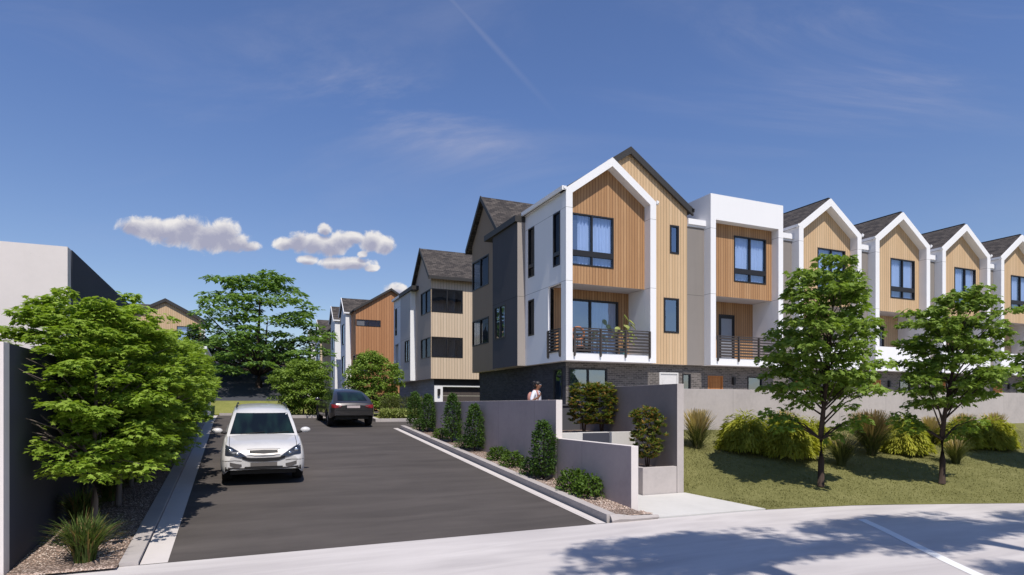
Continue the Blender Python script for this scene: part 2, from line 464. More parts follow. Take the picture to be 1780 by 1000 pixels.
# ------------------------------------------------------------------ terrain levels
def hy(Y):
    """height of the site along the drive (street is 0)"""
    if Y < 9.67: return 0.0
    z = -0.72 + 0.0742 * Y
    if Y <= 27: return z
    s = min((Y - 27) / 8.0, 1.0)
    return (-0.72 + 0.0742 * 27) + 0.0742 * 8.0 * (s - s * s / 2)
TOPZ = hy(60)

def struct(name, mb, mat, smooth=False):
    o = mb.build(name, mat, smooth=smooth)
    o['kind'] = 'structure'
    return o

# ground sheet to the horizon
def ground_z(x, y):
    z = hy(y) - 0.16
    return z
ys = [-900, -300, -100, -40, -12, 0, 6, 9.66, 12, 16, 20, 24, 27, 29, 31, 33, 35, 45, 60, 90, 150, 300, 900, 1500]
xs = [-1500, -600, -200, -80, -40, -20, -10, 0, 10, 20, 40, 80, 200, 600, 1500]
mb = MB()
mb.add([(x, y, ground_z(x, y)) for y in ys for x in xs],
       [(j*len(xs)+i, j*len(xs)+i+1, (j+1)*len(xs)+i+1, (j+1)*len(xs)+i) for j in range(len(ys)-1) for i in range(len(xs)-1)])
struct('ground', mb, M['soil'])

# street edge (curves toward the camera on the right)
def edgeY(x):
    if x < 7: return 9.67
    pts = [(7, 9.67), (9.95, 9.6), (12.3, 9.2), (15.75, 7.95), (20, 6.2), (26, 3.6), (60, -14)]
    return float(np.interp(x, [p[0] for p in pts], [p[1] for p in pts]))
mb = MB()
ex = [-120, -40, -15, -6, -3, 0, 3, 6, 7, 8, 9, 10, 11, 12, 13, 14, 15, 16, 17, 18, 20, 22, 24, 26]
for a, b in zip(ex[:-1], ex[1:]):
    mb.quad((a, -1.2, 0), (b, -1.2, 0), (b, edgeY(b), 0), (a, edgeY(a), 0))
struct('street', mb, M['street'])
mb = MB(); mb.box(-120, 26, -6, -1.2, -0.2, 0.12)
struct('far_pavement', mb, M['pan'])
# painted line on the street
mb = MB()
ln = [(10.75, 8.05), (10.3, 7.35), (9.85, 6.7), (9.4, 6.05), (8.95, 5.4), (8.5, 4.7)]
for (x0, y0), (x1, y1) in zip(ln[:-1], ln[1:]):
    mb.quad((x0-.09, y0+.03, .004), (x0+.06, y0-.03, .004), (x1+.06, y1-.03, .004), (x1-.09, y1+.03, .004))
struct('road_marking', mb, M['paintline'])

# driveway
mb = MB()
yy = [9.672, 12, 14, 16, 18, 20, 22, 24, 25.6, 27, 28, 29, 30, 31, 32, 33, 34, 35, 36.8]
for a, b in zip(yy[:-1], yy[1:]):
    x1a = 5.95 if b <= 25.6 else 40
    x0 = -0.85
    mb.quad((x0, a, hy(a)), (x1a, a, hy(a)), (x1a, b, hy(b)), (x0, b, hy(b)))
mb.quad((12, 36.8, TOPZ), (40, 36.8, TOPZ), (40, 41, TOPZ), (12, 41, TOPZ))
mb.quad((7.6, 36.8, TOPZ), (12, 36.8, TOPZ), (12, 90, TOPZ), (7.6, 90, TOPZ))
struct('driveway', mb, M['asphalt'])

def strip(mb, x0, x1, y0, y1, dz0, dz1, step=1.0):
    n = max(1, int((y1-y0)/step))
    for i in range(n):
        a = y0 + (y1-y0)*i/n; b = y0 + (y1-y0)*(i+1)/n
        za, zb = hy(a+1e-3), hy(b)
        mb.hexa([(x0,a,za+dz0),(x1,a,za+dz0),(x1,b,zb+dz0),(x0,b,zb+dz0),(x0,a,za+dz1),(x1,a,za+dz1),(x1,b,zb+dz1),(x0,b,zb+dz1)])
def sheet(mb, x0, x1, y0, y1, dz, step=1.0):
    n = max(1, int((y1-y0)/step))
    for i in range(n):
        a = y0 + (y1-y0)*i/n; b = y0 + (y1-y0)*(i+1)/n
        mb.quad((x0,a,hy(a+1e-3)+dz),(x1,a,hy(a+1e-3)+dz),(x1,b,hy(b)+dz),(x0,b,hy(b)+dz))
mb = MB(); sheet(mb, -1.18, -0.85, 9.68, 36.8, 0.006); sheet(mb, 5.95, 6.15, 9.68, 25.6, 0.006)
struct('gutter_pan', mb, M['pan'])
mb = MB(); strip(mb, -1.42, -1.195, 9.68, 36.8, -0.1, 0.05)
o = struct('left_kerb', mb, M['kerbm'])
mb = MB(); strip(mb, 6.21, 6.40, 9.75, 25.4, -0.1, 0.14)
mb.tube([(6.30, 9.75, hy(9.75)+.03), (6.42, 9.71, .06), (6.7, 9.69, .04), (7.3, 9.68, .04)], [0.1, 0.085, 0.06, 0.04], 8)
struct('right_kerb', mb, M['kerbm'])
mb = MB(); sheet(mb, -2.7, -1.42, 9.5, 36, 0.03); sheet(mb, 6.40, 7.02, 9.75, 25.2, 0.11)
mb.quad((7.02, 9.75, 0.07), (7.25, 9.75, 0.07), (7.25, 10.12, 0.09), (7.02, 10.12, 0.09))
struct('gravel_bed', mb, M['gravel'])
# island kerb and planting bed beyond the side lane
mb = MB(); strip(mb, 6.0, 11.5, 28.4, 28.6, -0.1, 0.13); strip(mb, 5.8, 6.0, 28.4, 37, -0.1, 0.13); strip(mb, 2.0, 5.8, 31.4, 31.6, -.1, .13)
mb.box(-0.8, 2.0, 36.6, 36.8, TOPZ-.1, TOPZ+.13)
struct('island_kerb', mb, M['kerbm'])
mb = MB(); sheet(mb, 6.0, 11.5, 28.6, 37, 0.08); sheet(mb, 2.0, 5.8, 31.6, 37, 0.08)
struct('planting_bed', mb, M['grass_far'])

# grass verge then the dark slope behind
mb = MB()
def hillz(y):
    return float(np.interp(y, [36.8, 39.5, 41.5, 44, 62, 66, 400], [TOPZ+.05, 2.28, 2.4, 2.9, 7.1, 7.3, 7.3]))
def patch(mb, x0, x1, y0, y1, nx, ny, extra=0.0):
    mb.grid(lambda u, v: (x0+(x1-x0)*u, y0+(y1-y0)*v, hillz(y0+(y1-y0)*v) + extra), nx, ny)
patch(mb, -12, 7.5, 36.8, 41.5, 4, 6)
struct('grass_verge', mb, M['grass_far'])
mb = MB(); patch(mb, -40, 4.2, 41.5, 66, 4, 14)
mb.quad((4.2, 41.5, hillz(41.5)), (4.2, 66, hillz(66)), (7.6, 66, 1.4), (7.6, 41.5, 1.4))
struct('hill', mb, M['asphalt_hill'])

# lawn bank on the right
def lawnz(x, y):
    e0 = edgeY(x)
    k = min(max((12.2 - x) / 2.7, 0), 1)
    e = e0 + (11.5 - e0) * k * k
    base = 0.012 + 0.05 * max(0.0, y - e0)
    t = min(max((y - e) / max(15.25 - e, 0.1), 0), 1)
    z = 0.01 + 1.37 * (0.85 * t + 0.15 * t * t * (3 - 2*t))
    return max(z, min(base, 1.2)) + 0.012 * math.sin(x*1.7) * math.sin(y*1.3)
lx = [9.95, 10.3, 10.7, 11, 11.5, 12, 12.5, 13, 14, 15, 16, 17, 18, 20, 22, 24, 26, 30, 36, 45, 60]
NL = 16
def LP(i, k):
    x = lx[i]
    e = edgeY(x)
    y = e + (15.25-e)*k/NL
    if i == 0: x = 9.955 - .43*min(1.0, (y-9.62)/2.03)
    return (x, y, lawnz(x, y) if k else 0.006)
mb = MB()
mb.add([LP(i, k) for k in range(NL+1) for i in range(len(lx))],
       [(k*len(lx)+i, k*len(lx)+i+1, (k+1)*len(lx)+i+1, (k+1)*len(lx)+i) for k in range(NL) for i in range(len(lx)-1)])
struct('lawn', mb, M['lawn'], smooth=True)
mb = MB()
mb.poly([(7.26, 9.69, .03), (9.95, 9.62, .02), (9.54, 11.64, .115), (7.26, 11.64, .115)])
mb.quad((7.26, 9.69, -.1), (9.95, 9.62, -.1), (9.95, 9.62, .02), (7.26, 9.69, .03))
mb.quad((7.15, 11.64, .115), (8.36, 11.64, .115), (8.36, 13.2, .15), (7.15, 13.2, .15))
struct('front_path', mb, M['conc_lt'])
# terrace in front of the houses
mb = MB(); mb.box(7.18, 9.32, 16.4, 25, 0.4, 1.12); mb.box(9.32, 60, 15.5, 22.9, 0.4, 1.118)
struct('terrace', mb, M['conc_lt'])

# ------------------------------------------------------------------ facades
def FR(side, plane):
    if side == 'S': return lambda u, w, z: (u, plane + w, z)
    if side == 'N': return lambda u, w, z: (u, plane - w, z)
    if side == 'W': return lambda u, w, z: (plane + w, u, z)
    if side == 'E': return lambda u, w, z: (plane - w, u, z)

def fbox(mb, F, u0, u1, w0, w1, z0, z1, mi=0):
    mb.hexa([F(u0,w0,z0),F(u1,w0,z0),F(u1,w1,z0),F(u0,w1,z0),F(u0,w0,z1),F(u1,w0,z1),F(u1,w1,z1),F(u0,w1,z1)], mi)

def wall(mb, F, u0, u1, z0, z1, holes=(), rev=0.1, mi=0):
    us = sorted(set([u0, u1] + [h[0] for h in holes] + [h[1] for h in holes]))
    zs = sorted(set([z0, z1] + [h[2] for h in holes] + [h[3] for h in holes]))
    us = [u for u in us if u0 - 1e-6 <= u <= u1 + 1e-6]; zs = [z for z in zs if z0 - 1e-6 <= z <= z1 + 1e-6]
    for a, b in zip(us[:-1], us[1:]):
        for c, d in zip(zs[:-1], zs[1:]):
            um, zm = (a+b)/2, (c+d)/2
            if any(h[0] < um < h[1] and h[2] < zm < h[3] for h in holes): continue
            mb.quad(F(a,0,c), F(b,0,c), F(b,0,d), F(a,0,d), mi)
    for h in holes:
        a, b, c, d = h[:4]
        mb.quad(F(a,0,c), F(a,rev,c), F(a,rev,d), F(a,0,d), mi); mb.quad(F(b,0,c), F(b,rev,c), F(b,rev,d), F(b,0,d), mi)
        mb.quad(F(a,0,d), F(b,0,d), F(b,rev,d), F(a,rev,d), mi); mb.quad(F(a,0,c), F(b,0,c), F(b,rev,c), F(a,rev,c), mi)

RND = random.Random(5)
def window(parent, rooms, F, u0, u1, z0, z1, cols=1, transom=None, curtain=None, glass='glass', ft=0.055, label=None, name='window', depth=0.7, skip=''):
    mb = MB()
    e = 0.004
    a, b, c, d = u0 + e, u1 - e, z0 + e, z1 - e
    w0, w1 = -0.022, 0.085
    fbox(mb, F, a, a+ft, w0, w1, c, d); fbox(mb, F, b-ft, b, w0, w1, c, d)
    fbox(mb, F, a+ft, b-ft, w0, w1, d-ft, d); fbox(mb, F, a+ft, b-ft, w0, w1, c, c+ft)
    for k in range(1, cols):
        m = a + (b-a)*k/cols
        fbox(mb, F, m-ft*.6, m+ft*.6, w0+.004, w1-.004, c+ft, d-ft)
    if transom:
        fbox(mb, F, a+ft, b-ft, w0+.002, w1-.002, transom[0], transom[1])
    fr = mb.build(name, M['frame'], parent)
    if label: fr['label'] = label
    mb = MB(); mb.quad(F(a+ft*.5, .04, c+ft*.5), F(b-ft*.5, .04, c+ft*.5), F(b-ft*.5, .04, d-ft*.5), F(a+ft*.5, .04, d-ft*.5))
    mb.build('pane', M[glass], fr)
    if curtain:
        mb = MB()
        spans = {'full': [(0.0, 1.0)], 'sides': [(0.0, 0.36), (0.66, 1.0)], 'left': [(0.0, 0.42)], 'right': [(0.5, 1.0)], 'pair': [(0.0, 0.47), (0.55, 0.98)]}[curtain]
        for s0, s1 in spans:
            ua, ub = a + .03 + (b-a-.06)*s0, a + .03 + (b-a-.06)*s1
            ph = RND.random()*6; nf = max(10, int((ub-ua)/.02))
            def fn(u, v):
                uu = ua + (ub-ua)*u
                wv = 0.05*math.sin(uu*38+ph) + 0.025*math.sin(uu*91+ph*2)
                return F(uu + .006*math.sin(v*5+ph), .17 + wv*(0.7+.3*v)*.8, c + .04 + (d-c-.06)*v)
            mb.grid(fn, nf, 3)
        mb.build('curtain', M['curtain'], fr, smooth=True)
    # the room behind
    r0, r1 = 0.101, 0.101 + depth
    ra, rb, rc, rd = u0 + .001, u1 - .001, z0 + .001, z1 - .001
    rm = MB()
    rm.add([F(ra,r0,rc),F(rb,r0,rc),F(rb,r1,rc),F(ra,r1,rc),F(ra,r0,rd),F(rb,r0,rd),F(rb,r1,rd),F(ra,r1,rd)],
           [(2,3,7,6),(4,5,6,7),(0,1,2,3)] + ([] if 'a' in skip else [(0,3,7,4)]) + ([] if 'b' in skip else [(1,2,6,5)]))
    rm.build('room', M['room'], fr)
    return fr

def door(parent, F, u0, u1, z0, z1, mat, handle='right', panel=True, label=None, glazed=False):
    mb = MB()
    e = .004
    fbox(mb, F, u0+e, u1-e, -.015, .06, z1-.07, z1-e, 1); fbox(mb, F, u0+e, u0+.07, -.015, .06, z0, z1-.07, 1); fbox(mb, F, u1-.07, u1-e, -.015, .06, z0, z1-.07, 1)
    fbox(mb, F, u0+.072, u1-.072, .02, .06, z0, z1-.072)
    if panel:
        w = (u1-u0-.144)
        for k in range(3):
            zz = z0 + .25 + k*(z1-z0-.45)/3
            fbox(mb, F, u0+.072+w*.16, u1-.072-w*.16, .008, .022, zz, zz+(z1-z0-.45)/3-.12)
    o = mb.build('door', [M[mat], M['door_white' if mat == 'door_white' else 'frame'] if mat != 'door_orange' else M['door_orange']], parent)
    if label: o['label'] = label
    if glazed:
        mb = MB(); fbox(mb, F, u0+.17, u1-.17, .002, .018, z0+.25, z1-.2); mb.build('pane', M['lamp_refl' if False else 'door_glass'], o)
    mb = MB(); hu = u1-.14 if handle == 'right' else u0+.14
    fbox(mb, F, hu-.02, hu+.02, -.05, .02, z0+.95, z0+1.2); mb.build('handle', M['dark_metal'], o)
    return o
M['door_glass'] = m_plain('obscure_glass', c4(0.25, 0.26, 0.29), 0.15, 0, 0.06)

def railing(parent, F, u0, u1, z0, z1, posts, w=-0.05, drop=0.16, label=None):
    mb = MB(); fbox(mb, F, u0, u1, w-.03, w+.03, z1-.04, z1)
    top = mb.build('balcony_railing', M['rail'], parent)
    n = 7; gap = (z1-.04-z0)/n
    for k in range(n):
        mb = MB(); zz = z0 + k*gap
        fbox(mb, F, u0+.01, u1-.01, w-.012, w+.012, zz+.012, zz+gap*.66)
        mb.build('slat', M['rail'], top)
    for k in range(posts):
        u = u0 + .04 + (u1-u0-.08)*k/(posts-1)
        mb = MB(); fbox(mb, F, u-.035, u+.035, w-.045, w+.038, z0-drop, z1-.041)
        fbox(mb, F, u-.018, u+.018, w-.035, w+.03, z0-drop-.05, z0-drop)
        mb.build('post', M['rail'], top)
    return top

def roof_slab(mb, a, b, c, d, th=0.12):
    """slab from a roof quad (a,b eave; c,d ridge), thickened downwards"""
    off = Vector((0, 0, -th))
    mb.prism([a, b, c, d], off)

FY, PY, BY, GY = 22.0, 22.42, 23.62, 22.65     # frame front, panel plane, balcony back, brick plane
TER = 1.12

def white_frame(parent, cx, gable=True, parapet=False, back=26.0, left_wall=True, right_wall=True, eave=10.86, peak=12.43, top=11.65):
    """the projecting white portal round each bay: ring, returns, sill band"""
    xl, xr = cx - 2.2, cx + 2.2
    il, ir = cx - 1.9, cx + 1.9
    sl = (peak - eave) / 2.2
    mb = MB()
    band = 5.2 if parapet else 4.27
    F = FR('S', FY)
    # pillars and band, front ring
    if gable:
        ie = eave + sl*.3 - .37; ip = peak - .37
        outer = [(xl, Z0), (xl, eave), (cx, peak), (xr, eave), (xr, Z0)]
        mb.prism([(xl, FY, Z0), (il, FY, Z0), (il, FY, ie), (xl, FY, eave)], (0, PY-FY-.003, 0))
        mb.prism([(ir, FY, Z0), (xr, FY, Z0), (xr, FY, eave), (ir, FY, ie)], (0, PY-FY-.003, 0))
        mb.prism([(il, FY, ie), (cx, FY, ip), (cx, FY, peak), (xl, FY, eave)], (0, PY-FY-.003, 0))
        mb.prism([(ir, FY, ie), (xr, FY, eave), (cx, FY, peak), (cx, FY, ip)], (0, PY-FY-.003, 0))
    else:
        mb.box(xl, il, FY, PY-.003, Z0, top); mb.box(ir, xr, FY, PY-.003, Z0, top)
        mb.box(il, ir, FY, PY-.003, top-1.15, top)
    mb.box(il, ir, FY, FY+.2, Z0, band)
    o = mb.build('portal_frame', M['white'], parent)
    mb = MB()
    h = eave if gable else top
    for on, a in ((left_wall, xl), (right_wall, xr-.2)):
        if on:
            m2 = MB(); m2.box(a, a+.2, PY, back, Z0, h - .002); m2.build('side_wall', M['white'], parent)
    if not gable:
        mb.box(xl+.2, xr-.2, PY+.3, back, top-.35, top-.25)
        mb.box(xl+.2, xr-.2, PY, PY+.3, 10.5, top-.002)
        mb.box(xl+.2, xr-.2, back-.2, back, 10.5, top-.002)
    if mb.v: mb.build('parapet', M['white'], parent)
    if gable:
        for s in (-1, 1):
            mb = MB()
            x = xl if s < 0 else xr
            mb.box(min(x, x+s*.12), max(x, x+s*.12), FY-.02, back, eave-.1, eave+.03)
            mb.prism([(x, FY-.02, eave-.1), (x+s*.12, FY-.02, eave-.03), (x+s*.12, FY-.02, eave+.03), (x, FY-.02, eave+.06)], (0, -.03, 0))
            mb.build('gutter', M['white_plain'], parent)
    return il, ir

def bay(parent, cx, gable, clad, win, parapet, cedar_back=None, mirror=False, eave=10.86, peak=12.43, open_left=False):
    """clad panel, window, balcony recess inside a portal"""
    il, ir = cx-1.9, cx+1.9
    sl = (peak-eave)/2.2
    F = FR('S', PY)
    rooms = MB()
    mb = MB()
    wz = (7.9, 10.05)
    wall(mb, F, il, ir, 7.15, 10.5, [(win[0], win[1], wz[0], wz[1])])
    if gable:
        e2 = eave + sl*.3 - .36
        mb.poly([F(il,0,10.5), F(ir,0,10.5), F(ir,0,e2), F(cx,0,peak-.36), F(il,0,e2)])
    mb.build('cladding', M[clad], parent)
    mb = MB(); mb.box(il, ir, PY+.005, BY+.3, 7.15, 7.25)     # soffit
    mb.build('balcony_soffit', M['greige'], parent)
    mb = MB(); mb.box(il, ir, FY+.2, BY+.3, Z0+.004, 4.16); mb.build('balcony_floor', M['greige'], parent)
    window(parent, rooms, F, win[0], win[1], wz[0], wz[1], 2, (8.3, 8.53), 'pair')
    B = FR('S', BY)
    mb = MB()
    if cedar_back == 'wide':
        dh = [(cx-1.55, cx+1.35, 4.2, 6.75)]
    else:
        dh = [(cx-1.88, cx-.62, 4.2, 6.75), (cx-.28, cx+.72, 4.2, 6.55)]
    wall(mb, B, il, ir, 4.16, 7.15, dh)
    mb.build('balcony_wall', M['cedar' if clad == 'cedar' else 'tan'], parent)
    if cedar_back == 'wide':
        window(parent, rooms, B, *dh[0], 2, None, 'right', 'glass_sky', name='sliding_door', ft=.08)
    else:
        window(parent, rooms, B, *dh[0], 1, None, None, 'glass_sky', name='sliding_door', ft=.07)
        door(parent, B, *dh[1], 'frame', glazed=True, panel=False)
    # balcony cheeks
    for on, a in ((not open_left, il-.097), (True, ir)):
        if on:
            mb = MB(); mb.box(a, a+.097, PY+.003, BY, 4.16, 7.15); mb.build('balcony_cheek', M['white_plain'], parent)
    if not parapet:
        railing(parent, FR('S', FY), il+.03, ir-.03, 4.32, 5.28, 4)
    return rooms

def ground_floor(parent, rooms, x0, x1, items, lamps=(), zt=Z0, gy=GY, mat='brick', side='S', zb=1.0):
    F = FR(side, gy)
    mb = MB()
    wall(mb, F, x0, x1, zb, zt, [i[1:5] for i in items])
    mb.build('ground_floor_wall', M[mat], parent)
    for it in items:
        k, a, b, c, d = it[:5]
        if k == 'win': window(parent, rooms, F, a, b, c, d, it[5] if len(it) > 5 else 1, None, None, 'glass_sky')
        else: door(parent, F, a, b, c, d, k)
    for u, z in lamps:
        mb = MB(); fbox(mb, F, u-.06, u+.06, -.13, 0, z-.16, z+.14); fbox(mb, F, u-.045, u+.045, -.115, -.02, z-.2, z-.16)
        mb.build('wall_lamp', M['frame'], parent)

def finish_rooms(parent, rooms):
    pass

# ---- row units 3..6 (gabled, tan boards, solid white parapet)
def row_unit(cx, label, gable=True, clad='tan', parapet=True, group='gabled townhouses in the row'):
    t = empty('townhouse', (cx, FY, TER), label, 'house', group)
    white_frame(t, cx, gable, parapet)
    rooms = bay(t, cx, gable, clad, (cx-.46, cx+1.53), parapet)
    # mass behind and recessed link to the next house
    mb = MB(); F = FR('S', PY+.012)
    wall(mb, F, cx+2.2, cx+3.25, Z0, 10.25)
    mb.build('recess_wall', M['taupe'], t)
    mb = MB(); mb.box(cx-2.2, cx+3.25, 25.99, 32, Z0, 10.2); mb.build('rear_block', M['taupe'], t)
    mb = MB()
    mb.quad((cx-2.2, FY+.002, Z0), (cx+2.2, FY+.002, Z0), (cx+2.2, GY+.1, Z0+.003), (cx-2.2, GY+.1, Z0+.003))
    mb.quad((cx+2.2, PY+.012, Z0), (cx+3.25, PY+.012, Z0), (cx+3.25, GY+.1, Z0+.003), (cx+2.2, GY+.1, Z0+.003))
    mb.build('overhang', M['greige'], t)
    mb = MB(); mb.box(cx+2.2, cx+3.25, PY-.1, PY+.5, 10.25, 10.5); mb.box(cx+2.2, cx+3.25, PY-.04, PY+.5, 10.16, 10.25)
    mb.build('parapet_cap', M['white_plain'], t)
    ground_floor(t, rooms, cx-2.2, cx+3.25, [('door_orange', cx-1.8, cx-.9, TER, 3.5), ('win', cx+.6, cx+1.53, 2.2, 3.5)], [(cx-.3, 3.3)])
    if gable:
        mb = MB()
        pk, ev = 12.43, 10.86
        s = (pk-ev)/2.2
        roof_slab(mb, (cx-2.28, FY+.1, ev-s*.08+.06), (cx-2.28, 31, ev-s*.08+.06), (cx, 31, pk+.06), (cx, FY+.1, pk+.06))
        roof_slab(mb, (cx+2.28, FY+.1, ev-s*.08+.06), (cx+2.28, 31, ev-s*.08+.06), (cx, 31, pk+.06), (cx, FY+.1, pk+.06))
        mb.build('roof', M['shingle'], t)
        mb = MB(); mb.box(cx-.06, cx+.06, FY+.12, 31, pk+.02, pk+.075); mb.build('ridge_cap', M['fascia'], t)
    finish_rooms(t, rooms)
    return t

row_unit(21.68, 'flat topped white framed townhouse with orange cedar panel and slatted balcony railing', False, 'cedar', False, None)
t3 = row_unit(27.12, 'gabled tan townhouse just right of the flat topped one, behind the left lawn tree')
for k, lb in enumerate(['gabled tan townhouse seen in full between the two lawn tree crowns',
                        'gabled tan townhouse behind the right lawn tree, window half hidden by its crown',
                        'gabled tan townhouse at the far right end of the row, cut by the picture edge']):
    dup(t3, loc=(27.12 + 5.46*(k+1), FY, TER), label=lb)

# ---- end houses (corner house, and its mirror image across the court)
def end_house(label, flip, mats, front):
    fy = (lambda y: 73.9 - y) if flip else (lambda y: y)
    Wd = mats
    X = 12.12
    t = empty('corner_townhouse', (15.3, fy(27.5), TER), label, 'house')
    rooms = MB()
    def span(a, b):
        a, b = fy(a), fy(b); return (min(a, b), max(a, b))
    eav, pk, rx = 10.9, 13.12, 15.4
    # white side facade
    a, b = span(22.3, 25.9)
    F = FR('W', X)
    holes = []
    for y0, y1, z0, z1 in ((24.94, 25.56, 7.88, 10.1), (22.53, 23.14, 7.88, 10.1), (24.96, 25.56, 5.25, 6.87)):
        holes.append(span(y0, y1) + (z0, z1))
    op = span(22.42, 23.6) + (4.35, 7.13)
    mb = MB()
    wall(mb, F, a, b, Z0, eav, holes + [op], rev=.1)
    if flip: mb.box(X, 16.5, fy(22.05)-.3, fy(22.0), Z0, eav)
    mb.build('side_wall', M[Wd['side']], t)
    if not front: 
        mb = MB(); wall(mb, FR('W', X+.9), op[0]-.2, op[1]+.2, 4.2, 7.2); mb.build('balcony_wall', M['white_plain'], t)
    for h in holes:
        window(t, rooms, F, *h, 1, (h[2]+.42, h[2]+.58) if h[2] > 7 else None, None, 'glass_west')
    railing(t, F, op[0]+.02, op[1]-.02, 4.32, 5.28, 2, w=-.04, drop=.16)
    # projecting block
    a, b = span(25.9, 28.9)
    xb = 11.73
    F = FR('W', xb)
    h = span(27.3, 28.65) + (5.35, 6.97)
    mb = MB(); wall(mb, F, a, b, Z0, 10.5, [h]); mb.build('projecting_block', M[Wd['block']], t)
    mb = MB()
    for yy_, sd in ((a, 'S'), (b, 'N')):
        FF = FR(sd, yy_); wall(mb, FF, xb, X+.02, Z0, 10.5)
    mb.quad((xb, a, Z0), (X+.4, a, Z0), (X+.4, b, Z0), (xb, b, Z0))
    mb.build('block_return', M[Wd['ret']], t)
    window(t, rooms, F, *h, 2, None, 'left')
    mb = MB(); mb.box(xb-.12, X+.3, a-.02, b+.9 if not flip else b+.05, 10.5, 10.78)
    if flip: mb.box(xb-.12, X+.3, a-.9, a-.02, 10.5, 10.78)
    mb.build('block_fascia', M['fascia'], t)
    # rear bay with its cross gable
    a, b = span(28.9, 32.9)
    ym = (a+b)/2
    F = FR('W', X)
    cw = span(30.4, 32.87)
    hs = [cw + (8.48, 10.08), cw + (5.4, 6.8)]
    mb = MB(); wall(mb, F, a, b, Z0, 11.0, hs)
    mb.poly([F(a, 0, 11.0), F(b, 0, 11.0), F(ym, 0, 13.0)])
    mb.build('bay_wall', M[Wd['bay']], t)
    for h in hs: window(t, rooms, F, *h, 2, None, None, 'glass_west', depth=1.6, skip='a' if flip else 'b')
    yb = fy(32.9)
    F = FR('S' if flip else 'N', yb)
    hs = [(X+.03, 14.4, 8.48, 10.08), (X+.03, 14.4, 5.4, 6.8)]
    mb = MB(); wall(mb, F, X, 18.5, Z0, 11.0, hs); mb.build('rear_wall', M['tan2'], t)
    for h in hs: window(t, rooms, F, *h, 2, None, None, 'glass', depth=1.4, skip='a')
    for h in hs:   # low blinds seen through the rear panes
        pass
    # roofs
    mb = MB()
    o = .18
    ya, yb2 = span(22.0 if front else 22.0, 30.95)
    yfront, yback = (fy(22.43), fy(31.0))
    ov = 0.12
    roof_slab(mb, (X-ov, yfront, eav-.05), (X-ov, fy(28.7), eav-.05), (rx, fy(28.7), pk), (rx, yfront, pk))
    roof_slab(mb, (18.72, yfront, eav-.02), (18.72, yback, eav-.02), (rx, yback, pk), (rx, yfront, pk))
    # cross gable over the bay
    y1, y2 = fy(28.62), fy(33.28)
    ymid = fy(30.95)
    roof_slab(mb, (X-.25, y1, 10.82), (15.6, y1, 10.82), (15.6, ymid, 13.2), (X-.25, ymid, 13.2))
    roof_slab(mb, (X-.25, y2, 10.82), (18.7, y2, 10.82), (18.7, ymid, 13.2), (X-.25, ymid, 13.2))
    mb.build('roof', M['shingle'], t)
    mb = MB()
    for ye in (y1, y2):   # barge boards
        s = 1 if ye > ymid else -1
        mb.prism([(X-.28, ye, 10.62), (X-.28, ymid, 12.98), (X-.28, ymid, 13.24), (X-.28, ye + s*.03, 10.86)], (.06, 0, 0))
    mb.box(X-.25, 18.7, min(y2, y2+.04*(1 if y2 > ymid else -1)), max(y2, y2+.04*(1 if y2 > ymid else -1)), 10.66, 10.86)
    mb.build('barge_board', M['fascia'], t)
    mb = MB(); mb.box(X-.2, X, *span(22.0, 25.9), 10.76, 10.93); mb.build('gutter', M['white_plain'], t)
    # underside
    mb = MB(); a, b = span(22.42, 32.9); mb.quad((X, a, Z0+.002), (18.5, a, Z0+.002), (18.5, b, Z0+.002), (X, b, Z0+.002))
    mb.build('soffit', M['greige'], t)
    # ground floor, drive side and court side
    gx = X + .33
    F = FR('W', gx)
    a, b = span(GY, 32.6)
    mb = MB(); hw = span(22.95, 23.75) + (2.2, 3.68)
    wall(mb, F, a, b, 0.9, Z0, [hw] if front else [])
    mb.build('ground_floor_wall', M[Wd['brick']], t)
    if front: window(t, rooms, F, *hw, 1, None, None, 'glass_sky')
    yg = fy(32.6)
    F = FR('S' if flip else 'N', yg)
    mb = MB(); wall(mb, F, gx, 18.5, 0.9, Z0, [(13.05, 16.4, 0.9, 3.42)], rev=.25); mb.build('garage_wall', M['white_plain'], t)
    mb = MB(); fbox(mb, F, gx-.03, 18.5, -.03, .0, 3.52, Z0-.004, 0); mb.build('dark_band', M['fascia'], t)
    mb = MB(); G = lambda u, w, z: F(u, w+.25, z)
    for k in range(4): fbox(mb, G, 13.0, 16.45, 0, .04, .9+k*.63, .9+k*.63+.615)
    mb.build('garage_door', M['garage'], t)
    mb = MB(); fbox(mb, F, 12.66, 12.84, -.15, 0, 2.85, 3.25); fbox(mb, F, 12.69, 12.81, -.13, -.02, 2.78, 2.85); mb.build('wall_lamp', M['frame'], t)
    # east party wall
    mb = MB(); wall(mb, FR('E', 18.5), *span(22.42, 32.9), Z0, 10.9); mb.build('party_wall', M['taupe'], t)
    if front:
        cx = 14.3
        white_frame(t, cx, True, False, back=PY, left_wall=False, right_wall=False)
        r2 = bay(t, cx, True, 'cedar', (12.5, 14.62), False, 'wide', open_left=True)
        pass
        F = FR('S', PY)
        mb = MB()
        hs = [(17.55, 18.05, 8.85, 10.12), (17.22, 18.05, 5.33, 6.88)]
        wall(mb, F, 16.503, 18.5, Z0, 10.98, hs)
        mb.poly([F(16.503, 0, 10.98), F(18.5, 0, 10.98), F(15.4, 0, 13.06), F(14.3, 0, 12.45), F(16.503, 0, 10.99)])
        mb.build('gable_cladding', M['tan'], t)
        for h in hs: window(t, rooms, F, *h, 1, None, None, 'glass_sky', ft=.075)
        mb = MB()
        s = (13.12-10.88)/3.32
        mb.prism([(18.74, PY-.16, 10.62), (18.74, PY-.16, 10.93), (15.4, PY-.16, 13.17), (15.4, PY-.16, 12.86)], (0, .1, 0))
        mb.prism([(15.4, PY-.16, 12.86), (15.4, PY-.16, 13.17), (14.32, PY-.16, 12.44), (14.5, PY-.16, 12.25)], (0, .1, 0))
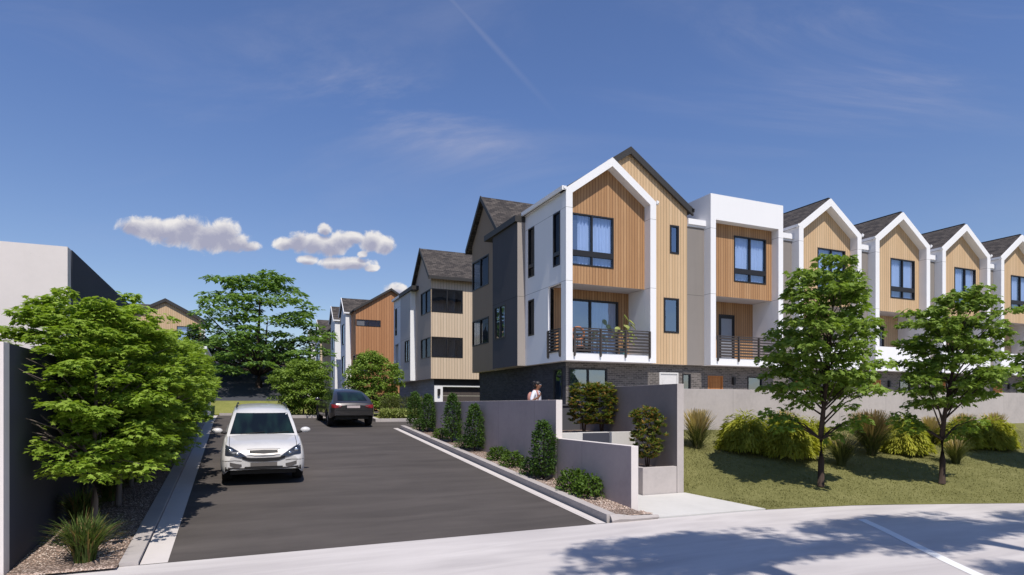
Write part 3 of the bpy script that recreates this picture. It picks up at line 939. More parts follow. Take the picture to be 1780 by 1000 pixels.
        mb.box(18.66, 18.8, PY-.16, PY+4, 10.78, 10.94)
        mb.prism([(18.74, PY-.06, 10.74), (18.74, PY-.06, 10.93), (15.4, PY-.06, 13.16), (14.32, PY-.06, 12.44), (14.5, PY-.06, 12.25), (15.4, PY-.06, 12.97)], (0, .1, 0))
        mb.build('gable_fascia', M['fascia'], t)
        # recessed link to the flat topped house
        mb = MB(); wall(mb, FR('S', PY+.012), 18.5, 19.48, Z0, 10.25)
        mb.quad((18.5, PY+.012, Z0), (19.48, PY+.012, Z0), (19.48, GY+.1, Z0+.003), (18.5, GY+.1, Z0+.003))
        mb.build('recess_wall', M['taupe'], t)
        mb = MB(); mb.box(18.5, 19.48, 26, 32, Z0, 10.2); mb.build('rear_block', M['taupe'], t)
        mb = MB(); mb.box(18.5, 19.48, PY-.1, PY+.5, 10.25, 10.5); mb.box(18.5, 19.48, PY-.04, PY+.5, 10.16, 10.25); mb.build('parapet_cap', M['white_plain'], t)
        mb = MB(); mb.box(X-.003, 18.5, FY+.002, GY+.05, Z0+.001, Z0+.006) if False else mb.quad((X, FY+.003, Z0-.002), (16.5, FY+.003, Z0-.002), (16.5, GY+.05, Z0-.002), (X, GY+.05, Z0-.002)); mb.build('overhang', M['greige'], t)
        ground_floor(t, rooms, gx, 19.48, [('win', 12.58, 14.45, 2.2, 3.68, 2), ('door_white', 17.15, 18.2, TER, 3.6), ('win', 18.42, 18.9, 2.3, 3.56)])
    finish_rooms(t, rooms)
    return t

end_house('three storey corner townhouse with white gabled portal, cedar panel and dark brick base', False,
          dict(side='white', block='charcoal', ret='beige', bay='brown', brick='brick_dark'), True)
end_house('taupe and pale tan townhouse with corner windows and garage, beyond the corner house', True,
          dict(side='white', block='greige', ret='white_plain', bay='greige_dark', brick='brick_grey'), False)

# ---- cedar house
t = empty('cedar_townhouse', (12.5, 59.5, 1.55), 'orange cedar clad townhouse with a narrow strip window under its sloping roof', 'house')
rooms = MB()
F = FR('S', 58.4); hs = [(10.13, 12.4, 9.43, 10.05), (10.13, 11.2, 5.2, 6.8)]
mb = MB(); wall(mb, F, 10.1, 16.6, 1.4, 11.0, hs); mb.poly([F(10.1,0,11.0), F(16.6,0,11.0), F(13.35,0,13.0)])
mb.build('front_wall', M['cedar2'], t)
FW = FR('W', 10.1); hw = (58.43, 59.6, 5.2, 6.8)
mb = MB(); wall(mb, FW, 58.4, 66, 1.4, 11.0, [hw, (58.43, 58.9, 9.43, 10.05)]); mb.build('side_wall', M['cedar2'], t)
for h in hs: window(t, rooms, F, *h, 2 if h[2] > 9 else 1, None, None, 'glass')
window(t, rooms, FW, *hw); window(t, rooms, FW, 58.43, 58.9, 9.43, 10.05)
mb = MB(); roof_slab(mb, (9.9, 58.2, 10.95), (9.9, 90, 10.95), (13.35, 90, 13.1), (13.35, 58.2, 13.1)); roof_slab(mb, (16.8, 58.2, 10.95), (16.8, 90, 10.95), (13.35, 90, 13.1), (13.35, 58.2, 13.1))
mb.build('roof', M['shingle'], t)
mb = MB(); mb.prism([(9.9, 58.15, 10.75), (13.35, 58.15, 12.9), (13.35, 58.15, 13.12), (9.9, 58.15, 10.97)], (0, .06, 0)); mb.prism([(16.8, 58.15, 10.75), (13.35, 58.15, 12.9), (13.35, 58.15, 13.12), (16.8, 58.15, 10.97)], (0, .06, 0))
mb.build('fascia', M['fascia'], t)
finish_rooms(t, rooms)

def bay_house(x, y0, y1, label, clad_front='white_plain', xr=16, win=True, rooftop=12.5, front_win=False, zb=3.7, name='white_townhouse', ov=0.2):
    """house beyond: gable faces the drive, ridge runs back from it"""
    t = empty(name, (x+2, (y0+y1)/2, 1.6), label, 'house')
    rooms = MB(); ym = (y0+y1)/2
    FW = FR('W', x)
    wy = y0 + (y1-y0)*.28, y0 + (y1-y0)*.72
    hs = [(wy[0], wy[1], 8.0, 10.0), (wy[0], wy[1], 5.0, 6.9)] if win else []
    mb = MB(); wall(mb, FW, y0, y1, zb, 11.05, hs); mb.poly([FW(y0,0,11.05), FW(y1,0,11.05), FW(ym,0,rooftop)])
    mb.build('gable_wall', M['white_plain'], t)
    for h in hs: window(t, rooms, FW, *h, 1)
    FS = FR('S', y0); mb = MB()
    fh = [(x+1.45, x+3.3, 8.75, 10.4)] if front_win else []
    wall(mb, FS, x, xr, zb, 11.05, fh); mb.build('front_wall', M[clad_front], t)
    for h in fh: window(t, rooms, FS, *h, 2)
    mb = MB(); FN = FR('N', y1); wall(mb, FN, x, xr, zb, 11.05); mb.quad((x, y0, zb), (xr, y0, zb), (xr, y1, zb), (x, y1, zb)); mb.build('rear_wall', M['white_plain'], t)
    mb = MB(); e = 11.05
    roof_slab(mb, (x-ov, y0-.15, e-.08), (xr, y0-.15, e-.08), (xr, ym, rooftop+.08), (x-ov, ym, rooftop+.08)); roof_slab(mb, (x-ov, y1+.15, e-.08), (xr, y1+.15, e-.08), (xr, ym, rooftop+.08), (x-ov, ym, rooftop+.08))
    mb.build('roof', M['shingle'], t)
    mb = MB(); mb.box(x-ov, xr, y0-.2, y0-.02, e-.32 if front_win else e-.2, e-.07)
    for ye in (y0-.15, y1+.15):
        mb.prism([(x-ov-.02, ye, e-.3), (x-ov-.02, ym, rooftop-.14), (x-ov-.02, ym, rooftop+.1), (x-ov-.02, ye, e-.06)], (.05, 0, 0))
    mb.build('gutter', M['white_plain'], t)
    mb = MB(); wall(mb, FR('W', x+.6), y0+.3, y1, 1.3, zb); wall(mb, FR('S', y0+.3), x+.6, xr, 1.3, zb); mb.build('ground_floor_wall', M['brick_dark'], t)
    finish_rooms(t, rooms)
    return t
bay_house(9.58, 60.9, 63.9, 'white gabled townhouse directly left of the orange cedar house', xr=13)
bay_house(9.40, 66.7, 69.7, 'narrow white gabled townhouse second to the left of the cedar house', xr=13)
bay_house(9.75, 82.0, 86.0, 'tan fronted townhouse with dark window far down the drive, behind the white gables', 'tan2', 16, True, 13.1, True)
bay_house(9.35, 89.0, 92.0, 'farthest white gabled townhouse, leftmost of the distant row beside the big tree', xr=12)

# ---- house beyond the left row of trees
t = empty('tan_gabled_house', (-6, 69, 1.6), 'tan gabled house with dark shingle roof rising behind the left row of trees', 'house')
rooms = MB()
F = FR('S', 68.0); cx = -6.15
h = (-5.2, -3.35, 8.0, 9.75)
mb = MB(); wall(mb, F, -9.2, -3.1, 1.4, 10.55, [h]); mb.poly([F(-9.2,0,10.55), F(-3.1,0,10.55), F(cx,0,12.15)]); mb.build('gable_wall', M['tan'], t)
window(t, rooms, F, *h, 2, None, 'pair', 'glass')
mb = MB(); wall(mb, FR('E', -3.1), 68, 76, 1.4, 10.5); mb.build('side_wall', M['charcoal'], t)
mb = MB(); mb.box(-3.1+.003, -2.75, 68.2, 68.6, 1.4, 10.3); mb.build('corner_trim', M['white_plain'], t)
mb = MB()
roof_slab(mb, (-2.6, 67.8, 10.35), (-2.6, 76, 10.35), (cx, 76, 12.3), (cx, 67.8, 12.3)); roof_slab(mb, (-9.7, 67.8, 10.35), (-9.7, 76, 10.35), (cx, 76, 12.3), (cx, 67.8, 12.3))
roof_slab(mb, (-30, 69.0, 10.2), (-6, 69.0, 10.2), (-6, 73.5, 12.45), (-30, 73.5, 12.45))
mb.build('roof', M['shingle'], t)
mb = MB()
mb.prism([(-2.6, 67.74, 10.05), (cx, 67.74, 12.0), (cx, 67.74, 12.32), (-2.6, 67.74, 10.38)], (0, .06, 0)); mb.prism([(-9.7, 67.74, 10.05), (cx, 67.74, 12.0), (cx, 67.74, 12.32), (-9.7, 67.74, 10.38)], (0, .06, 0))
mb.build('fascia', M['fascia'], t)
mb = MB(); mb.box(-30, -9.3, 69.6, 76, 1.4, 10.2); mb.build('wing_wall', M['tan'], t)
finish_rooms(t, rooms)

# ---- big plain block at the far left and the white block at the end of the trees
t = empty('concrete_building', (-14, 20, 0.4), 'large plain pale concrete building with dark side wall behind the left garden wall', 'building')
mb = MB(); mb.box(-28, -3.26, 15.9, 16.2, -.2, 5.5); mb.build('front_wall', M['conc_bld'], t)
mb = MB(); mb.box(-3.5, -3.24, 16.2, 25, -.2, 5.497); mb.build('side_wall', M['slate'], t)
mb = MB(); mb.box(-28, -3.5, 16.2, 25, 5.3, 5.4); mb.box(-28, -3.5, 24.8, 25, -.2, 5.3); mb.build('roof', M['slate'], t)
t = empty('white_outbuilding', (-4, 33, 1.5), 'plain white single storey block at the end of the left tree row', 'building')
mb = MB(); mb.box(-8, -1.22, 30.7, 37, 1.0, 4.62); mb.build('wall', M['white_plain'], t)
mb = MB(); mb.box(-8.05, -1.17, 30.65, 37.05, 4.62, 4.74); mb.build('roof', M['white_plain'], t)

# ------------------------------------------------------------------ garden walls
t = empty('garden_wall', (-2.75, 12, 0), 'tall concrete garden wall with shade darkened inner face at the left picture edge', 'wall')
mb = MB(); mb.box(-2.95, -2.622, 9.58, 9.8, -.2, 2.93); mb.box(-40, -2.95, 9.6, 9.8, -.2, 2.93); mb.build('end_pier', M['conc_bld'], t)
mb = MB(); mb.box(-2.94, -2.626, 9.8, 15.88, -.2, 2.928); mb.box(-2.9, -2.63, 15.88, 30.6, -.2, 2.6); mb.build('wall_face', M['slate'], t)  # inner face coloured dark for the tree shade on it
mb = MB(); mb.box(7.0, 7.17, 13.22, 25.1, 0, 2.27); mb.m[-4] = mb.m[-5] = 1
tag(mb.build('retaining_wall', [M['conc_shade_side'], M['conc_lit_face']], bevel=.006), 'long tall grey wall along the drive with a person walking behind it', 'wall')
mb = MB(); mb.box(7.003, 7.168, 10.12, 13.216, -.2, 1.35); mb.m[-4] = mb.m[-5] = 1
tag(mb.build('retaining_wall', [M['conc_shade_side'], M['conc_lit_face']], bevel=.006), 'low grey wall stepping down beside the drive entrance, nearest the street', 'wall')
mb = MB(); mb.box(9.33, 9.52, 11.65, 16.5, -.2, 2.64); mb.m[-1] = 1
tag(mb.build('retaining_wall', [M['conc'], M['conc_fin_shade']], bevel=.006), 'tall concrete fin wall between the entrance planters and the lawn', 'wall')
mb = MB(); mb.box(9.524, 60, 15.25, 15.5, 0.4, 2.64)
tag(mb.build('retaining_wall', M['conc'], bevel=.008), 'long pale concrete wall behind the lawn and its golden shrubs', 'wall')

t = empty('planter', (8.85, 12.4, .1), 'concrete planter beside the front path holding one bronze tipped bush', 'planter')
mb = MB(); mb.box(8.38, 9.327, 11.66, 11.8, -.2, .73); mb.box(8.38, 8.52, 11.8, 13.2, -.2, .728); mb.build('planter_wall', M['conc'], t, bevel=.006)
mb = MB(); mb.quad((8.52, 11.8, .66), (9.33, 11.8, .66), (9.33, 13.2, .66), (8.52, 13.2, .66)); mb.build('mulch', M['mulch'], t)
t = empty('planter', (8.3, 14, .8), 'raised rear planter holding two bronze tipped bushes, behind the low wall', 'planter')
mb = MB(); mb.box(7.175, 7.78, 13.3, 13.45, 0, 1.47); mb.box(8.62, 9.327, 13.3, 13.45, 0, 1.47); mb.box(7.78, 8.62, 13.42, 13.55, 0, 1.468)
mb.build('planter_wall', M['conc_lt'], t, bevel=.006)
mb = MB(); mb.box(7.79, 8.61, 13.40, 13.419, .9, 1.45); mb.build('recess_shade_panel', M['slate'], t)  # added dark panel standing in for the shade in the recess
mb = MB(); mb.quad((7.172, 13.45, 1.41), (9.33, 13.45, 1.41), (9.33, 16.1, 1.41), (7.172, 16.1, 1.41)); mb.build('mulch', M['mulch'], t)
mb = MB(); mb.box(7.175, 9.327, 16.1, 16.3, .4, 2.12); mb.box(7.175, 9.327, 16.06, 16.34, 2.12, 2.17)
tag(mb.build('terrace_wall', M['charcoal']), 'grey terrace wall with thin coping behind the two planted bushes', 'wall')

# ------------------------------------------------------------------ camera, world, sun
cam = bpy.data.objects.new('camera', bpy.data.cameras.new('camera'))
COL.objects.link(cam)
YAW = math.atan(480/1085)
cam.location = (0, 0, 2.15)
cam.rotation_euler = (R(90), 0, -YAW)
cam.data.sensor_width = 36; cam.data.lens = 36*1085/1780
cam.data.shift_y = (704-500)/1780
cam.data.clip_end = 4000; cam.data.clip_start = 0.05
SC.camera = cam

SUN_EL, SUN_AZ = R(57), R(3.5)      # the sun stands toward -Y, a little to -X
d = Vector((math.sin(SUN_AZ)*math.cos(SUN_EL), math.cos(SUN_AZ)*math.cos(SUN_EL), -math.sin(SUN_EL)))
sun = bpy.data.objects.new('sun', bpy.data.lights.new('sun', 'SUN'))
COL.objects.link(sun)
sun.rotation_euler = d.to_track_quat('-Z', 'Y').to_euler()
sun.data.energy = 4.7; sun.data.angle = R(0.5); sun.data.color = (1.0, 0.945, 0.87)

W = bpy.data.worlds.new('World'); SC.world = W; W.use_nodes = True
wt = W.node_tree; wt.nodes.clear()
class WT(NT):
    def __init__(s): s.t = wt
t = WT()
out = t.n('ShaderNodeOutputWorld')
sky = t.n('ShaderNodeTexSky', sky_type='NISHITA')
sky.sun_disc = False; sky.sun_elevation = SUN_EL
sky.sun_rotation = math.atan2(-d.x, -d.y)
sky.air_density = 1.0; sky.dust_density = 0.35; sky.ozone_density = 3.0; sky.altitude = 200
g = t.n('ShaderNodeTexCoord').outputs['Generated']
sx = t.n('ShaderNodeSeparateXYZ', {0: g})
X_, Y_, Z_ = sx.outputs
sy, cy = math.sin(YAW), math.cos(YAW)
# coordinates on a distant vertical sheet of sky to the north: along, up
fw = t.math('ADD', t.math('MULTIPLY', X_, sy), t.math('MULTIPLY', Y_, cy))
rt = t.math('SUBTRACT', t.math('MULTIPLY', X_, cy), t.math('MULTIPLY', Y_, sy))
fpos = t.math('MAXIMUM', fw, 0.02)
pu = t.math('DIVIDE', rt, fpos); pv = t.math('DIVIDE', Z_, fpos)
vis = t.math('MULTIPLY', t.math('GREATER_THAN', fw, 0.05), t.math('GREATER_THAN', Z_, 0.0))
vec = t.n('ShaderNodeCombineXYZ', {0: pu, 1: pv, 2: 0.0}).outputs[0]
nz = t.n('ShaderNodeTexNoise', {'Vector': vec, 'Scale': 30.0, 'Detail': 9.0, 'Roughness': 0.66, 'Distortion': 0.4}).outputs[0]
def ppx(x, y, rx, ry): return ((x-890)/1085, (704-y)/1085, rx*1.04/1085, ry*1.16/1085)
lumps = [ppx(*a) for a in [
    (232,393,34,15),(262,397,40,17),(300,405,50,20),(328,400,36,24),(362,412,52,24),(388,408,32,24),(405,422,36,16),(432,428,24,9),
    (500,424,26,11),(520,420,22,18),(545,424,26,17),(575,428,30,17),(564,399,13,10),(595,418,24,15),(615,413,22,10),(645,420,22,17),(668,426,22,14),
    (534,452,20,8),(580,457,28,9),(612,458,38,11),(645,466,14,6),(630,443,10,6),(686,505,24,11),(700,512,30,10)]]
def density(pv_):
    acc = None
    for cx, cy_, rx, ry in lumps:
        a = t.math('DIVIDE', t.math('SUBTRACT', pu, cx), rx); b = t.math('DIVIDE', t.math('SUBTRACT', pv_, cy_), ry)
        dd = t.math('SUBTRACT', 1.0, t.math('ADD', t.math('MULTIPLY', a, a), t.math('MULTIPLY', b, b)))
        acc = dd if acc is None else t.math('SMOOTH_MAX', acc, dd, 0.3)
    return acc
den = t.math('ADD', density(pv), t.math('MULTIPLY', t.math('SUBTRACT', nz, 0.5), 2.9))
den2 = density(t.math('ADD', pv, 0.0085))
cm = t.n('ShaderNodeMapRange', {0: den, 1: -0.2, 2: 0.6}, interpolation_type='SMOOTHSTEP').outputs[0]
lit = t.math('SUBTRACT', t.math('ADD', 0.85, t.math('MULTIPLY', t.math('SUBTRACT', nz, 0.5), 1.6)), t.math('MULTIPLY', t.math('MAXIMUM', den2, 0.0), 0.95), clamp=True)
ccol = t.mix(lit, srgb(166, 168, 190), srgb(238, 235, 234))
# thin high cloud
cv = t.n('ShaderNodeMapping', {'Vector': vec, 'Location': (0.35, 0.2, 0), 'Rotation': (0, 0, R(20)), 'Scale': (1.0, 3.6, 1)}).outputs[0]
ci = t.n('ShaderNodeTexNoise', {'Vector': cv, 'Scale': 1.35, 'Detail': 8.0, 'Roughness': 0.62, 'Distortion': 0.8}).outputs[0]
cif = t.math('MULTIPLY', t.n('ShaderNodeMapRange', {0: ci, 1: 0.44, 2: 0.78}, interpolation_type='SMOOTHSTEP').outputs[0], 0.34)
def blob(cx, cy_, rx, ry, rot):
    cr_, sr_ = math.cos(rot), math.sin(rot)
    a = t.math('SUBTRACT', pu, (cx-890)/1085); b = t.math('SUBTRACT', pv, (704-cy_)/1085)
    u_ = t.math('DIVIDE', t.math('ADD', t.math('MULTIPLY', a, cr_), t.math('MULTIPLY', b, sr_)), rx/1085)
    v_ = t.math('DIVIDE', t.math('SUBTRACT', t.math('MULTIPLY', b, cr_), t.math('MULTIPLY', a, sr_)), ry/1085)
    q = t.math('ADD', t.math('MULTIPLY', u_, u_), t.math('MULTIPLY', v_, v_))
    return t.math('POWER', 2.718, t.math('MULTIPLY', q, -1.0))
wisps = t.math('ADD', blob(1620, 110, 260, 75, R(18)), t.math('ADD', blob(720, 200, 330, 60, R(-24)), blob(1480, 30, 220, 40, R(6))))
cif = t.math('MULTIPLY', cif, t.math('ADD', 0.3, t.math('MULTIPLY', wisps, 1.7)))
# vapour trail
x0, y0, _, _ = ppx(785, 0, 1, 1); x1, y1, _, _ = ppx(985, 218, 1, 1)
L = math.hypot(x1-x0, y1-y0); dx, dy = (x1-x0)/L, (y1-y0)/L
al = t.math('ADD', t.math('MULTIPLY', t.math('SUBTRACT', pu, x0), dx), t.math('MULTIPLY', t.math('SUBTRACT', pv, y0), dy))
pe = t.math('ABSOLUTE', t.math('ADD', t.math('MULTIPLY', t.math('SUBTRACT', pu, x0), -dy), t.math('MULTIPLY', t.math('SUBTRACT', pv, y0), dx)))
wd = t.math('ADD', 0.0035, t.math('MULTIPLY', t.math('SUBTRACT', ci, 0.4), 0.012))
tr = t.math('MULTIPLY', t.n('ShaderNodeMapRange', {0: pe, 1: 0.008, 2: 0.0}, interpolation_type='SMOOTHSTEP').outputs[0],
            t.n('ShaderNodeMapRange', {0: al, 1: L*1.05, 2: L*0.1}, interpolation_type='SMOOTHSTEP').outputs[0])
cif = t.math('MAXIMUM', cif, t.math('MULTIPLY', tr, 0.13))
SKY_K = 0.085
hz = t.n('ShaderNodeMapRange', {0: Z_, 1: 0.08, 2: 0.42}).outputs[0]
skc = t.mix(1.0, sky.outputs[0], t.mix(hz, (1.34, 1.26, 1.28, 1), (1.22, 1.30, 1.62, 1)), 'MULTIPLY')
b1 = t.n('ShaderNodeBackground', {'Color': skc, 'Strength': SKY_K})
b2 = t.n('ShaderNodeBackground', {'Color': srgb(190, 190, 208), 'Strength': 1.0})
b3 = t.n('ShaderNodeBackground', {'Color': ccol, 'Strength': 1.0})
m1 = t.n('ShaderNodeMixShader', {0: t.math('MULTIPLY', cif, vis), 1: b1.outputs[0], 2: b2.outputs[0]})
m2 = t.n('ShaderNodeMixShader', {0: t.math('MULTIPLY', cm, vis), 1: m1.outputs[0], 2: b3.outputs[0]})
wt.links.new(m2.outputs[0], out.inputs[0])

SC.view_settings.view_transform = 'Standard'; SC.view_settings.look = 'None'; SC.view_settings.exposure = 0; SC.view_settings.gamma = 1
SC.cycles.max_bounces = 8; SC.cycles.transparent_max_bounces = 16

# ------------------------------------------------------------------ foliage
KITE = (np.array([(0,0,0),(.45,.30,.05),(1,0,-.10),(.45,-.30,.05)], float), [(0,1,2),(0,2,3)])
LOBE = (np.array([(0,0,0),(.18,.16,.02),(.12,.46,-.02),(.42,.30,.03),(.66,.40,-.04),(.66,.16,.02),(1.0,0,-.10),(.66,-.16,.02),(.66,-.40,-.04),(.42,-.30,.03),(.12,-.46,-.02),(.18,-.16,.02)], float),
        [(0,1,3),(1,2,3),(0,3,5),(3,4,5),(0,5,6),(0,6,7),(0,7,9),(7,8,9),(0,9,11),(9,10,11)])
LANCE = (np.array([(0,0,0),(.5,.11,.03),(1,0,-.12),(.5,-.11,.03)], float), [(0,1,2),(0,2,3)])

def fast_mesh(name, V, Fc, mat, parent=None, loc=None, smooth=False):
    me = bpy.data.meshes.new(name)
    n, k = Fc.shape
    me.vertices.add(len(V)); me.vertices.foreach_set('co', V.astype(np.float32).ravel())
    me.loops.add(n*k); me.loops.foreach_set('vertex_index', Fc.astype(np.int32).ravel())
    me.polygons.add(n); me.polygons.foreach_set('loop_start', np.arange(0, n*k, k, dtype=np.int32))
    try: me.polygons.foreach_set('loop_total', np.full(n, k, dtype=np.int32))
    except Exception: pass
    me.materials.append(mat)
    me.update(calc_edges=True)
    if smooth: me.polygons.foreach_set('use_smooth', [True]*n)
    o = bpy.data.objects.new(name, me); COL.objects.link(o)
    if parent is not None: o.parent = parent
    if loc is not None: o.location = loc
    return o

def nrm(a): return a / np.maximum(np.linalg.norm(a, axis=1, keepdims=True), 1e-9)

def leaf_arrays(C, D, N, S, tmpl):
    T, F = tmpl
    D = nrm(D); N = N - (N*D).sum(1, keepdims=True)*D; N = nrm(N); B = np.cross(N, D)
    V = C[:, None, :] + S[:, None, None]*(T[None, :, 0:1]*D[:, None, :] + T[None, :, 1:2]*B[:, None, :] + T[None, :, 2:3]*N[:, None, :])
    k = len(T)
    Fc = (np.arange(len(C))*k)[:, None, None] + np.array(F)[None]
    return V.reshape(-1, 3), Fc.reshape(-1, 3)

def cluster_leaves(rng, clusters, tmpl, size, droop=0.25, updev=0.45):
    Cs, Ds, Ns, Ss = [], [], [], []
    for c, r, flat, n in clusters:
        th = rng.uniform(0, 2*np.pi, n); rr = r*np.sqrt(rng.uniform(0.02, 1, n))
        off = np.stack([rr*np.cos(th), rr*np.sin(th), rng.normal(0, flat, n) - 0.22*rr*rr/max(r, .01)], 1)
        Cs.append(np.array(c)[None] + off)
        th2 = th + rng.normal(0, .8, n)
        Ds.append(np.stack([np.cos(th2), np.sin(th2), -droop + rng.normal(0, .25, n)], 1))
        Ns.append(np.stack([rng.normal(0, updev, n), rng.normal(0, updev, n), np.ones(n)], 1))
        Ss.append(size*rng.uniform(.65, 1.25, n))
    return leaf_arrays(np.concatenate(Cs), np.concatenate(Ds), np.concatenate(Ns), np.concatenate(Ss), tmpl)

def make_tree(seed, H, zlo, prof, ncl, cr, flat, nl, size, tmpl, trunk_r, leafmat, barkmat, name='tree', shell=0.25, nlimb=7, extra=(), clip=None, updev=.45, droop=.25, fork=None, lean=(0.0, 0.0), trunk_top=.86, wob=.18):
    rng = np.random.default_rng(seed)
    root = bpy.data.objects.new(name, None); COL.objects.link(root)
    cl = []
    ph = rng.uniform(0, 6.28, 4)
    for i in range(ncl):
        h = (i + rng.uniform(0, 1))/ncl
        th = i*2.39996 + rng.normal(0, .35)
        Rm = prof(h)*(1 + wob*math.sin(2*th + ph[0] + 3*h) + wob*.6*math.sin(3*th + ph[1] - 5*h))
        rho = Rm*math.sqrt(rng.uniform(shell, 1))
        z = zlo + (H - zlo)*h
        c = (rho*math.cos(th), rho*math.sin(th), z + rng.normal(0, .03*H) - .08*rho)
        c = (c[0]+lean[0]*h, c[1]+lean[1]*h, c[2])
        cl.append((c, cr*rng.uniform(.7, 1.25)*(1 - .35*h*h), flat, int(nl*rng.uniform(.7, 1.2))))
    for e in extra: cl.append(e)
    V, F = cluster_leaves(rng, cl, tmpl, size, droop, updev)
    if clip is not None:
        k = len(tmpl[0]); m = len(tmpl[1])
        cen = V.reshape(-1, k, 3).mean(1); keep = ~clip(cen, size)
        V = V.reshape(-1, k, 3)[keep].reshape(-1, 3)
        nk = int(keep.sum()); F = ((np.arange(nk)*k)[:, None, None] + np.array(tmpl[1])[None]).reshape(-1, 3)
    crown = fast_mesh('crown', V, F, leafmat, root)
    mb = MB()
    fz = fork if fork else zlo*.92
    pts = [(0, 0, -.06), (0, 0, .04), (.01, .0, fz*.5), (.015, .01, fz)]
    rad = [trunk_r*1.6, trunk_r*1.15, trunk_r, trunk_r*.9]
    n = 6
    for i in range(1, n+1):
        f = i/n
        pts.append((lean[0]*f + .05*math.sin(3*f+ph[2])*H*.2, lean[1]*f + .05*math.cos(2.3*f+ph[3])*H*.2 - .05*H*.2, fz + (H*trunk_top - fz)*f)); rad.append(trunk_r*(.85 - .72*f))
    mb.tube(pts, rad, 9)
    # limbs out to clusters
    order = sorted(range(len(cl)), key=lambda i: -np.hypot(cl[i][0][0], cl[i][0][1]))
    used = set(order[:nlimb*3]) | set(range(len(cl)-len(extra), len(cl)))
    for i in used:
        c = np.array(cl[i][0]); rr = np.hypot(c[0], c[1])
        z0 = max(fz*.9, c[2] - rr*rng.uniform(.55, .95)); z0 = min(z0, H*trunk_top*.95)
        f = min(max((z0 - fz)/max(H*trunk_top - fz, .01), 0), 1)
        r0 = trunk_r*(.38 - .26*f)
        p0 = np.array((.05*math.sin(3*f+ph[2])*H*.2*f, (.05*math.cos(2.3*f+ph[3])*H*.2 - .05*H*.2)*f, z0)) + np.array((lean[0]*f, lean[1]*f, 0))
        mid = p0*.5 + c*.5 + np.array((rng.normal(0, .05*rr), rng.normal(0, .05*rr), .12*rr))
        mb.tube([p0, p0*.75+mid*.25, mid, mid*.4+c*.6, c], [r0, r0*.85, r0*.6, r0*.4, r0*.15], 6)
    mb.build('trunk', barkmat, root, smooth=True)
    return root

def place(o, loc, rz, label, cat='tree', group=None, sc=1.0):
    o.location = loc; o.rotation_euler = (0, 0, rz); o.scale = (sc, sc, sc)
    return tag(o, label, cat, group)

# clipped leafy row along the left wall
def prof_row(h): return 1.24*(max(0.0, 1 - ((h-.40)/.66)**2))**.40
ORD = ['nearest', 'second', 'third', 'fourth', 'fifth', 'sixth', 'seventh', 'eighth', 'ninth', 'tenth', 'eleventh']
row = []
for k in range(11):
    Y = 11.4 + 1.86*k
    base = hy(Y) + .03
    if k < 4:
        lim = 2.93 - base + .03 if Y < 15.9 else 2.6 - base + .03
        o = make_tree(40+k, 3.58, 1.05, prof_row, 300, .25, .03, 84 if k < 2 else 70, .10, LOBE if k < 3 else KITE, .05, M['leaf_lime'], M['bark_grey'], 'maple_tree',
                      clip=lambda c, s_, lim=lim: (c[:, 0] < -.52) & (c[:, 2] < lim), fork=1.05, nlimb=9, updev=.30)
    else:
        o = dup(row[2 + (k % 2)], scale=(1, 1, 1))
    sc = [1.0, .95, .91, .88, .87, .88, .86, .87, .86, .85, .84][k]
    o.location = (-1.98 + (.03 if k % 2 else -.02), Y, base); o.scale = (1 - .012*k, 1, sc)
    tag(o, f'{ORD[k]} leafy maple from the street in the row along the left garden wall' if k else 'nearest leafy maple of the left row, grey trunk above a big grass tussock', 'tree', 'maple trees in a row along the left wall')
    row.append(o)

# two lawn trees and the one cut by the right edge
def prof_lawn(h): return 1.19*(max(0.0, 1-((h-.36)/.74)**2))**.62*(min(1.0, (h+.25)/.4))
ext = [((-.78, .36, 1.62), .30, .07, 75), ((-1.02, .46, 1.72), .28, .07, 70), ((-.9, .3, 1.42), .24, .05, 50), ((-.62, .3, 1.48), .22, .05, 40),
       ((.55, -.2, 1.45), .3, .06, 60), ((.8, -.35, 1.62), .28, .06, 60), ((.35, -.1, 1.22), .2, .05, 40)]
kw = dict(H=5.0, zlo=2.12, prof=prof_lawn, ncl=140, cr=.31, flat=.045, nl=68, size=.13, trunk_r=.068, fork=1.25, extra=ext, updev=.42, droop=.45, nlimb=12, wob=.14, shell=.2, lean=(-.5, -.6))
a = make_tree(7, tmpl=LOBE, leafmat=M['leaf_mid'], barkmat=M['bark'], name='lawn_tree', **kw)
place(a, (12.36, 10.3, lawnz(12.36, 10.3)-.02), 0, 'taller left one of the two round leafed trees on the lawn bank', group=None)
kw.update(H=4.65); kw['ncl'] = 112
b = make_tree(11, tmpl=LOBE, leafmat=M['leaf_mid'], barkmat=M['bark'], name='lawn_tree', **kw)
place(b, (15.42, 9.47, lawnz(15.42, 9.47)-.02), .1, 'right one of the two trees standing free on the lawn bank', sc=.96)
c = dup(a, loc=(20.1, 9.0, lawnz(20.1, 9.0)-.02), rz=.25, label='lawn tree mostly cut off by the right picture edge')

# the big layered tree
def prof_big(h): return 4.5*(max(0.0, 1 - ((h-.30)/.75)**2))**.55
o = make_tree(21, 8.0, 1.1, prof_big, 140, 1.02, .06, 92, .32, KITE, .22, M['leaf_big'], M['bark'], 'layered_tree', shell=.12, nlimb=9, updev=.35, droop=.15, fork=1.0, trunk_top=.8, wob=.1)
place(o, (1.43, 46, hillz(46)-.1), 0, 'big spreading tree with layered branches on the dark slope at the end of the drive')

